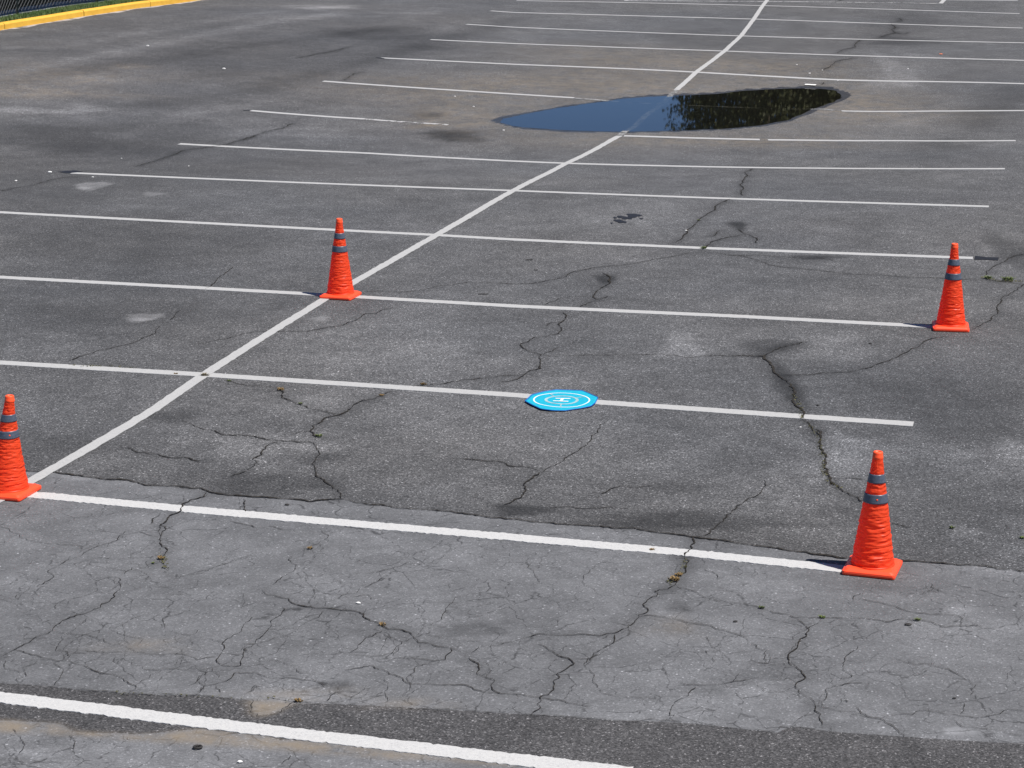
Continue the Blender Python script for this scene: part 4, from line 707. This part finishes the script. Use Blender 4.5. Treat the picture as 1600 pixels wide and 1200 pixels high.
def make_cone(x, y, z, h, rz, lean, seed, label, button):
    root = empty('traffic_cone', (x, y, z + .003), math.radians(rz))
    tag(root, label, 'traffic cone', 'orange cones set out on the bay lines')
    zb = .042; rs = random.Random(seed)
    folds = []; t = .02
    while t < .95:
        t += rs.uniform(.030, .062); folds.append((t, rs.uniform(.5, 1.3), rs.uniform(0, 2*PI), rs.uniform(.005, .010)))
    def surf(t, a, extra=0.0):
        r_ = prof_r(t)
        zz = t
        w = 0
        for ft, fa, fp, fw in folds:
            q = (t + .008 * math.sin(a * 1.0 + fp) + .005 * math.sin(3 * a + 2 * fp) - ft) / fw
            if abs(q) < 3:
                amp = fa * (.45 + .75 * max(0, noise.noise(Vector((math.cos(a) * 1.3, math.sin(a) * 1.3, ft * 9 + seed))) + .45))
                w -= .0026 * amp * math.exp(-q * q) - .0016 * amp * math.exp(-(q - 1.6)**2)
        ca, sa = math.cos(a), math.sin(a)
        n1 = noise.noise(Vector((ca * 1.6, sa * 1.6, t * 24 + seed * 3)))
        n2 = noise.noise(Vector((ca * 2.6, sa * 2.6, t * 48 + seed * 5)))
        n3 = noise.noise(Vector((ca * 5, sa * 5, t * 30 + seed)))
        w += .0085 * (.28 - abs(n1)) + .0050 * (.25 - abs(n2)) + .0018 * n3
        if extra: w *= .25
        if t > .93: w *= .5
        w *= .55 + .45 * r_ / .12
        r2 = r_ + w + extra
        lx = lean * t * t
        H = h - zb - .012
        return (r2 * math.cos(a) + lx, r2 * math.sin(a), zb - .004 + zz * H)
    def lathe(name, t0, t1, nt, na, mat, extra=0.0, close=False):
        V = []; F = []
        for i in range(nt + 1):
            t = t0 + (t1 - t0) * i / nt
            e = extra
            for k in range(na): V.append(surf(t, 2*PI*k/na, e))
        for i in range(nt):
            for k in range(na): F.append((i*na + k, i*na + (k+1) % na, (i+1)*na + (k+1) % na, (i+1)*na + k))
        if extra:      # turned-in edges give the band its thickness
            for i, t in ((0, t0), (nt, t1)):
                s0 = len(V)
                for k in range(na): V.append(surf(t, 2*PI*k/na, -.0015))
                for k in range(na):
                    q = (i*na + k, i*na + (k+1) % na, s0 + (k+1) % na, s0 + k); F.append(q if i else q[::-1])
        return mesh_obj(name, V, F, mat, root, True)
    lathe('fabric_cover', 0, .985, 220, 80, MAT_FABRIC)
    lathe('reflective_band', .570, .650, 8, 56, MAT_BAND, .0042)
    lathe('reflective_band', .747, .823, 8, 48, MAT_BAND, .0036)
    # cap
    H = h - zb - .012; zt = zb - .004 + .955 * H; V = []; F = []; na = 32
    pc = [(.0300, 0), (.0318, .004), (.0318, .014), (.0298, .018), (.0290, .034), (.0278, .040), (.0240, .043), (.0185, .043), (.0165, .036), (.0, .034)]
    for r_, dz in pc:
        for k in range(na): a = 2*PI*k/na; V.append((r_*math.cos(a) + lean, r_*math.sin(a), zt + dz))
    for i in range(len(pc) - 1):
        for k in range(na): F.append((i*na + k, i*na + (k+1) % na, (i+1)*na + (k+1) % na, (i+1)*na + k))
    mesh_obj('top_cap', V, F, MAT_CAP, root, True)
    # base plate: rounded square slab, bevelled lip, sloping top and raised ring
    def sq(hw, cr_, z_, n=6):
        P = []
        for q in range(4):
            cx_ = (hw - cr_) * (1 if q in (0, 3) else -1); cy_ = (hw - cr_) * (1 if q in (0, 1) else -1)
            for k in range(n + 1):
                a = PI/2*q + PI/2*k/n; P.append((cx_ + cr_*math.cos(a), cy_ + cr_*math.sin(a), z_))
        return P
    rings = [sq(.150, .016, 0), sq(.156, .018, .003), sq(.157, .018, .013), sq(.1555, .018, .024), sq(.151, .018, .0262), sq(.148, .018, .0266), sq(.146, .018, .0285), sq(.140, .02, .0335), sq(.136, .02, .0365), sq(.120, .05, .041)]
    V = []; F = []; m_ = 28
    for R0 in rings: V += R0
    for i in range(len(rings) - 1):
        for k in range(m_): F.append((i*m_ + k, i*m_ + (k+1) % m_, (i+1)*m_ + (k+1) % m_, (i+1)*m_ + k))
    F.append(tuple(range(m_))[::-1]); F.append(tuple((len(rings) - 1)*m_ + k for k in range(m_)))
    mesh_obj('base', V, F, MAT_BASE, root, False)
    # piping where fabric meets base
    V = []; F = []; na = 64
    for r_, z_ in ((.1285, .038), (.1300, .042), (.1275, .0475), (.1245, .049)):
        for k in range(na): a = 2*PI*k/na; V.append((r_*math.cos(a), r_*math.sin(a), z_))
    for i in range(3):
        for k in range(na): F.append((i*na + k, i*na + (k+1) % na, (i+1)*na + (k+1) % na, (i+1)*na + k))
    mesh_obj('piping', V, F, MAT_FABRIC, root, True)
    if button:
        a = math.atan2(CAM[1] - y, CAM[0] - x) - math.radians(rz) + .12; px, py, pz = surf(.61, a, .0075)
        V = [(px, py, pz)]; n = 12; ax = Vector((-math.sin(a), math.cos(a), 0)); oa = Vector((math.cos(a), math.sin(a), .1))
        for k in range(n): t = 2*PI*k/n; p_ = Vector((px, py, pz)) + ax*.006*math.cos(t) + Vector((0, 0, .006*math.sin(t))) - oa*.003; V.append(p_)
        mesh_obj('snap_button', V, [(0, 1 + k, 1 + (k+1) % n) for k in range(n)], MAT_CAP, root)
    return root
labs = ['nearest orange cone, at the right end of the line in front of the joint',
        'orange cone standing where the diagonal dividing line meets a bay line, beyond the blue pad',
        'orange cone at the far right, at a bay line end with weeds behind it',
        'orange cone cut by the left picture edge beside the dividing line']
for i, (c, lb) in enumerate(zip(CONES, labs)):
    make_cone(*c, i * 5 + 2, lb, i in (0, 3))

# ------------------------------------------------------------------ drone landing pad
pcx, pcy = PADC; pz = tz1(pcx, pcy) + .0075
pad = empty('landing_pad', (pcx, pcy, pz))
tag(pad, 'blue folding drone landing pad with white rings and letter H', 'landing pad')
MAT_PAD = flat_mat('blue_nylon', (.004, .33, .45, 1), .6, .10, 30)
MAT_PADE = flat_mat('dark_blue_edging', (.004, .10, .38, 1), .6, .1)
MAT_PRINT = flat_mat('white_print', (.70, .73, .74, 1), .6, .03)
MAT_RING = flat_mat('grey_reflective_print', (.30, .42, .44, 1), .5, .3, 18)
PP = np.array(PAD) - np.array(PADC)
ang = np.arctan2(PP[:, 1], PP[:, 0]); od = np.argsort(ang); PP = PP[od]; PP = resample(np.vstack([PP, PP[:1]]), .02)[:-1]
PP = PP * .985
def pad_z(x, y):
    rr_ = math.hypot(x, y); a = math.atan2(y, x)
    return .002 + (.0025 * math.sin(2*a + .6) + .002 * math.sin(3*a + 1) + .003) * min(1, rr_ / .27)**2 * .8 + .0012 * math.sin(22*x + 9*y) * math.sin(14*y)
n = len(PP); V = [(0, 0, pad_z(0, 0))]; F = []
fr_ = [.12, .25, .38, .5, .62, .74, .85, .93, 1.0]
for f_ in fr_:
    for p in PP: V.append((p[0]*f_, p[1]*f_, pad_z(p[0]*f_, p[1]*f_)))
for k in range(n): F.append((0, 1 + k, 1 + (k+1) % n))
for i in range(len(fr_) - 1):
    for k in range(n): F.append((1 + i*n + k, 1 + (i+1)*n + k, 1 + (i+1)*n + (k+1) % n, 1 + i*n + (k+1) % n))
o = mesh_obj('fabric', V, F, MAT_PAD, pad, True); s_ = o.modifiers.new('t', 'SOLIDIFY'); s_.thickness = .002
V = []; F = []
for k, p in enumerate(PP):
    z_ = pad_z(p[0], p[1]); d_ = p / np.linalg.norm(p)
    for j in range(6):
        t = 2*PI*j/6; q = p + d_ * .0042 * math.cos(t); V.append((q[0], q[1], z_ - .0005 + .0042 * math.sin(t)))
for k in range(n):
    for j in range(6): F.append((k*6 + j, k*6 + (j+1) % 6, ((k+1) % n)*6 + (j+1) % 6, ((k+1) % n)*6 + j))
mesh_obj('edging', V, F, MAT_PADE, pad, True)
def ring(name, r_, w_, mat, a0=0, a1=2*PI, lift=.0012, sub=72):
    V = []; F = []; k_ = 3
    ns = max(4, int(sub * (a1 - a0) / (2*PI)))
    for i in range(ns + 1):
        a = a0 + (a1 - a0) * i / ns
        for j in range(k_):
            q = r_ + (j / (k_ - 1) - .5) * w_; X_, Y_ = q*math.cos(a), q*math.sin(a); V.append((X_, Y_, pad_z(X_, Y_) + lift))
    for i in range(ns):
        for j in range(k_ - 1): F.append((i*k_ + j, i*k_ + j + 1, (i+1)*k_ + j + 1, (i+1)*k_ + j))
    return mesh_obj(name, V, F, mat, pad, True)
ring('outer_ring', .213, .0105, MAT_PRINT)
ring('inner_ring', .120, .022, MAT_RING)

def strip_(name, a, b, w_, mat, lift=.0024):
    a, b = Vector((a[0], a[1], 0)), Vector((b[0], b[1], 0)); d = (b - a).normalized(); nn = Vector((-d.y, d.x, 0)) * w_ / 2
    V = []; F = []
    for i in range(7):
        p = a.lerp(b, i / 6)
        for s in (1, -1): q = p + nn*s; V.append((q.x, q.y, pad_z(q.x, q.y) + lift))
    F = [(2*i, 2*i+1, 2*i+3, 2*i+2) for i in range(6)]
    return mesh_obj(name, V, F, mat, pad)
for a in (2.25, 4.9, .75):
    strip_('reflective_spoke', (.135*math.cos(a), .135*math.sin(a)), (.20*math.cos(a), .20*math.sin(a)), .010, MAT_RING, .0016)
Hl = [np.array(h_) - np.array(PADC) for h_ in H]
b1a, b1b, b2a, b2b, c1, c2 = Hl
V = []; F = []
def addstrip(a, b, w_, lift):
    a, b = Vector((a[0], a[1], 0)), Vector((b[0], b[1], 0)); d = (b - a).normalized(); nn = Vector((-d.y, d.x, 0)) * w_ / 2; s0 = len(V)
    for i in range(7):
        p = a.lerp(b, i / 6)
        for s in (1, -1): q = p + nn*s; V.append((q.x, q.y, pad_z(q.x, q.y) + lift))
    for i in range(6): F.append((s0 + 2*i, s0 + 2*i+1, s0 + 2*i+3, s0 + 2*i+2))
addstrip(b1a, b1b, .018, .0026); addstrip(b2a, b2b, .018, .0026); addstrip((b1a + b1b)/2, (b2a + b2b)/2, .020, .0031)
mesh_obj('letter_h', V, F, MAT_PRINT, pad)

# ------------------------------------------------------------------ weeds and moss in the cracks
MAT_WG = flat_mat('weed_green', (.10, .13, .035, 1), .8, .4, 30)
MAT_WB = flat_mat('weed_straw', (.20, .13, .05, 1), .85, .4, 30)
MAT_WD = flat_mat('weed_dry', (.14, .12, .08, 1), .85, .4, 30)
MAT_MOSS = flat_mat('crack_moss', (.075, .072, .03, 1), .95, .5, 30)
WL = ['straw brown weed in the crack below the nearest full line, largest brown tuft', 'small brown weed just above the largest brown tuft', 'green weed in the long crack left of the nearest right cone', 'lone straw weed in pale asphalt below the nearest full line', 'brown weed on the thick crack in the pale foreground', 'dry weed where a crack crosses the nearest full line', 'golden weed at the crack end under the bay line left of the pad', 'small yellow green weed on the crack below the golden weed', 'green weed at the junction of cracks left of the pad', 'small brown weed under the bay line left of the pad', 'straw weed just above the bay line left of the blue pad', 'dry weed where the dividing line crosses the bay line of the pad', 'flat green weed right of the line crossing', 'tiny brown weed on the line left of the crossing', 'yellow green weed on the bay line beyond the pad, right of centre', 'small green weed in the zigzag crack beyond the bay line', 'green weed clump in the crack behind the far right cone', 'widest green weed clump at the right picture edge behind the far right cone', 'low green weed right of the nearest right cone', 'small green weed at the right picture edge', 'small weed in the crack under the nearest right cone', 'green weed in the crack right of the nearest right cone', 'tiny green sprout in the crack under the nearest full line, left part', 'brown weed on the edge of the dark strip', 'tiny brown weed on the nearest full line']
for i, (sz, kd, *xy_) in enumerate(WEEDS):
    r = np.random.default_rng(300 + i); n = int(26 + sz * 500)
    z0 = tz1(*xy_) + .004; sz *= .62
    co = []
    for k in range(n):
        a, rad = r.uniform(0, 2*PI), sz * .5 * math.sqrt(r.uniform(0, 1)); bx, by = rad*math.cos(a)*1.1, rad*math.sin(a)*.7
        hgt = sz * r.uniform(.10, .42); a2 = r.uniform(0, 2*PI); ll = hgt * r.uniform(.4, 1.6); w_ = r.uniform(.002, .0045) * (1 + sz*4)
        tx, ty = bx + ll*math.cos(a2), by + ll*math.sin(a2); ox, oy = -math.sin(a2)*w_, math.cos(a2)*w_
        mx_, my_ = bx + (tx - bx)*.45, by + (ty - by)*.45
        co.append([(bx, by, 0), (mx_ + ox, my_ + oy, hgt*.8), (mx_ - ox, my_ - oy, hgt*.8)])
        co.append([(mx_ + ox, my_ + oy, hgt*.8), (tx, ty, hgt), (mx_ - ox, my_ - oy, hgt*.8)])
    o = tri_mesh('weed_tuft', np.array(co), {'g': MAT_WG, 'b': MAT_WB, 'd': MAT_WD}[kd]); o.location = (xy_[0], xy_[1], z0)
    tag(o, WL[i], 'weed', 'weeds growing in the cracks')
co = []
r = np.random.default_rng(77)
for ms_ in MOSS:
    n, P = ms_[0], resample(ms_[1:], .01)
    for k in range(n):
        p = P[r.integers(len(P))] + r.normal(0, .012, 2); s = r.uniform(.004, .011); z0 = tz1(*p) + .006
        for j in range(2):
            a = r.uniform(0, 2*PI, 3); b = r.uniform(-.3, 1, 3)
            co.append([(p[0] + s*math.cos(a[q]), p[1] + s*math.sin(a[q]), z0 + s*max(0, b[q])) for q in range(3)])
o = tri_mesh('moss', np.array(co), MAT_MOSS); tag(o, 'dull green moss filling the wider cracks', 'moss', kind='stuff')

# ------------------------------------------------------------------ litter, chips and pebbles
MAT_W = flat_mat('white_scrap', (.68, .67, .64, 1), .7, .1, 80)
MAT_D = flat_mat('dark_chip', (.022, .020, .018, 1), .7, .3, 80)
MAT_O = flat_mat('orange_scrap', (.75, .2, .08, 1), .7, .1, 80)
CL = {'w': 'pebble', 'd': 'asphalt_chip', 't': 'twig', 'r': 'rubber_ring', 'p': 'paper_scrap', 'o': 'plastic_scrap'}
CHL = ['dark twig beyond the bay line left of the zigzag crack', 'short dark twig just below the longer one beyond the blue pad', 'tiny dark chip left of the zigzag crack top', 'dark chip below the bay line left of the far right cone', 'dark chip in line between blue pad and far right cone', 'dark chip in pale asphalt left of the forked crack', 'dark chip in pale asphalt at lower right', 'dark chip between the joint and the nearest full line', 'long thin dark twig right of the cone on the dividing line', 'black rubber ring below the thick foreground line', 'dark chip on the pale asphalt right of centre bottom', 'white pebble below the thick foreground line', 'white pebble below the bay line by the mossy crack', 'white paper strip lying at the far edge of the puddle', 'white scrap left of the black line end', 'pale pebble above the second left line end', 'small white scrap in the upper left driveway', 'white scrap right of the upper left driveway', 'pale pebble at the near left of the puddle', 'pale pebble left of the puddle', 'pale pebble beyond the left tip of the puddle', 'white pebble beyond the paper strip', 'small pale pebble right of the crack beyond the puddle', 'orange scrap in the far right bays', 'pale pebble on the worn line right of the paper strip', 'white fleck beside the thick foreground crack', 'pale scrap by the left picture edge', 'pale pebble under the left line end', 'pale pebble far beyond the puddle', 'white pebble in the bay beyond the pad', 'pale pebble above the pale round stain', 'dark chip on the sandy streak upper left', 'dark chip below the sandy streak upper left', 'pale pebble on the light streak at far right']
for i, (sz, kd, *xy_) in enumerate(CHIPS):
    r = random.Random(500 + i); z0 = tz1(*xy_) + .004; sz *= .6 if kd in 'wd' else .62 if kd == 'p' else .75; mt = {'w': MAT_W, 'p': MAT_W, 'o': MAT_O}.get(kd, MAT_D)
    V = []; F = []
    if kd == 'r':
        for k in range(20):
            a = 2*PI*k/20
            for j in range(6):
                t = 2*PI*j/6; q = sz*.36 + .006*math.cos(t); V.append((q*math.cos(a), q*.8*math.sin(a), .006 + .006*math.sin(t)))
        for k in range(20):
            for j in range(6): F.append((k*6 + j, k*6 + (j+1) % 6, ((k+1) % 20)*6 + (j+1) % 6, ((k+1) % 20)*6 + j))
    elif kd == 't':
        n = 6
        for k in range(n):
            x_ = (k/(n-1) - .5)*sz; yo = .006*r.uniform(-1, 1)
            for j in range(5): t = 2*PI*j/5; V.append((x_, yo + .005*math.cos(t), .006 + .005*math.sin(t)))
        for k in range(n-1):
            for j in range(5): F.append((k*5 + j, k*5 + (j+1) % 5, (k+1)*5 + (j+1) % 5, (k+1)*5 + j))
    elif kd == 'p':
        for k in range(9):
            x_ = (k/8 - .5)*sz; b_ = .02*math.sin(k*.8)
            for q_, zz in ((-.03, .006), (.0, .016), (.03, .008)): V.append((x_, q_*2 + b_*.5, zz))
        for k in range(8):
            for j in range(2): F.append((3*k + j, 3*k + j + 1, 3*k + 4 + j, 3*k + 3 + j))
    else:
        n = 8; fl = .35 if kd != 'w' else .5
        for lv, s_ in ((0, .9), (.5, 1.0), (1.0, .55)):
            for k in range(n): a = 2*PI*k/n; q = sz*.5*s_*r.uniform(.75, 1.1); V.append((q*math.cos(a), q*.6*math.sin(a), lv*sz*fl*.5))
        for l2 in range(2):
            for k in range(n): F.append((l2*n + k, l2*n + (k+1) % n, (l2+1)*n + (k+1) % n, (l2+1)*n + k))
        F.append(tuple(2*n + k for k in range(n)))
    o = mesh_obj(CL[kd], V, F, mt, None, False); o.location = (xy_[0], xy_[1], z0 + (.0 if kd != 'p' else .004)); o.rotation_euler.z = r.uniform(-.4, .4) + .24
    tag(o, CHL[i], CL[kd].replace('_', ' '), {'w': 'pale pebbles and scraps on the asphalt', 'd': 'dark chips on the asphalt', 't': 'twigs on the asphalt'}.get(kd))

# ------------------------------------------------------------------ trees beyond the lot, seen mirrored in the puddle
mt_ = NT('leaves', .7); a1, a2 = mt_.noise(.7, 3), mt_.noise(9, 2)
mt_.color(mt_.mix(mt_.remap(a1, .35, .65), mt_.mix(a2, (.045, .052, .013, 1), (.07, .078, .018, 1)), mt_.mix(a2, (.06, .066, .018, 1), (.09, .088, .024, 1))))
MAT_BARK = flat_mat('bark', (.09, .07, .05, 1), .95, .3, 6, bump=.02)
def limb(V, F, a, b, ra, rb, n=7):
    a, b = Vector(a), Vector(b); d = (b - a).normalized(); u = d.orthogonal().normalized(); w = d.cross(u); s0 = len(V)
    for p, r_ in ((a, ra), (b, rb)):
        for k in range(n): t = 2*PI*k/n; V.append(p + (u*math.cos(t) + w*math.sin(t))*r_)
    for k in range(n): F.append((s0 + k, s0 + (k+1) % n, s0 + n + (k+1) % n, s0 + n + k))
def crown_tris(seed, H, Rw, nleaf=42000):
    r = np.random.default_rng(seed); ncl = 240
    th = r.uniform(0, 2*PI, ncl); t = r.uniform(0, 1, ncl)**1.15
    prof = np.sin(np.clip(t * .93 + .07, 0, 1) * PI) ** .7
    rad = Rw * prof * r.uniform(.45, 1.0, ncl); zc = H * (.16 + .80 * t)
    cc = np.stack([rad*np.cos(th), rad*np.sin(th), zc], -1); cs = r.uniform(.55, 1.15, ncl) * Rw / 3.4
    ci = r.integers(0, ncl, nleaf); d = r.normal(0, 1, (nleaf, 3)); d /= np.linalg.norm(d, axis=1)[:, None]
    p = cc[ci] + d * (cs[ci] * r.uniform(.55, 1.05, nleaf)**.6)[:, None] * np.array([1, 1, .75])
    u = r.normal(0, 1, (nleaf, 3)); u /= np.linalg.norm(u, axis=1)[:, None]; w = np.cross(u, r.normal(0, 1, (nleaf, 3))); w /= np.linalg.norm(w, axis=1)[:, None]
    s = r.uniform(.05, .11, nleaf)[:, None]
    return np.stack([p - u*s, p + u*s*.6 + w*s*.6, p + u*s*.3 - w*s*.8], 1), cc
kinds = []
def make_tree(seed, H, Rw):
    root = empty('tree', (0, 0, 0)); co, cc = crown_tris(seed, H, Rw)
    V = []; F = []; limb(V, F, (0, 0, -.3), (.1, .05, H*.45), .20, .12, 10); limb(V, F, (.1, .05, H*.45), (0, .2, H*.85), .12, .03)
    for k in range(0, 40, 3): limb(V, F, (.08, .05, H*(.18 + .55*k/40)), tuple(cc[k]), .06, .015, 5)
    mesh_obj('trunk', V, F, MAT_BARK, root, True); tri_mesh('crown', co, mt_.m, root)
    return root
def copy_tree(o):
    c = o.copy(); C.objects.link(c)
    for ch in list(o.children):
        d = ch.copy(); C.objects.link(d); d.parent = c
    return c
protos = [make_tree(1, 11.0, 3.3), make_tree(2, 12.5, 3.8), make_tree(3, 10.0, 3.4)]
used = [False]*3
spots = [(-3.8, 70, 0), (.8, 72, 1), (5.2, 69, 2), (9.6, 71, 1), (13.8, 70, 0), (18.2, 72, 1), (22.5, 70, 2), (27.0, 72, 1), (31.5, 70, 0), (-4.6, 78, 0), (-.6, 77, 1), (3.6, 77, 1), (7.6, 78, 1), (12.0, 77, 0), (16.4, 78, 1), (21.0, 77, 1), (26, 78, 0), (36, 71, 1), (41, 73, 2)]
TREEL = ['leftmost tree of the row, its ragged edge meeting blue sky in the puddle'] + [f'{a} tree from the left in the front row beyond the lot' for a in
         ('second', 'third', 'fourth', 'fifth', 'sixth', 'seventh', 'eighth', 'ninth')] + [f'{a} tree from the left in the back row beyond the lot' for a in
         ('first', 'second', 'third', 'fourth', 'fifth', 'sixth', 'seventh', 'last')] + ['last but one tree at the right end of the front row', 'last tree at the right end of the front row']
for i, (x, y, k) in enumerate(spots):
    o = protos[k] if not used[k] else copy_tree(protos[k]); used[k] = True
    o.location = (x, y, .15); o.rotation_euler.z = i * 1.7; s = 1 + .08 * math.sin(i * 2.1); o.scale = (s, s, s)
    row = 'front' if y < 75 else 'back'
    tag(o, TREEL[i], 'tree', f'trees beyond the lot, {row} row')
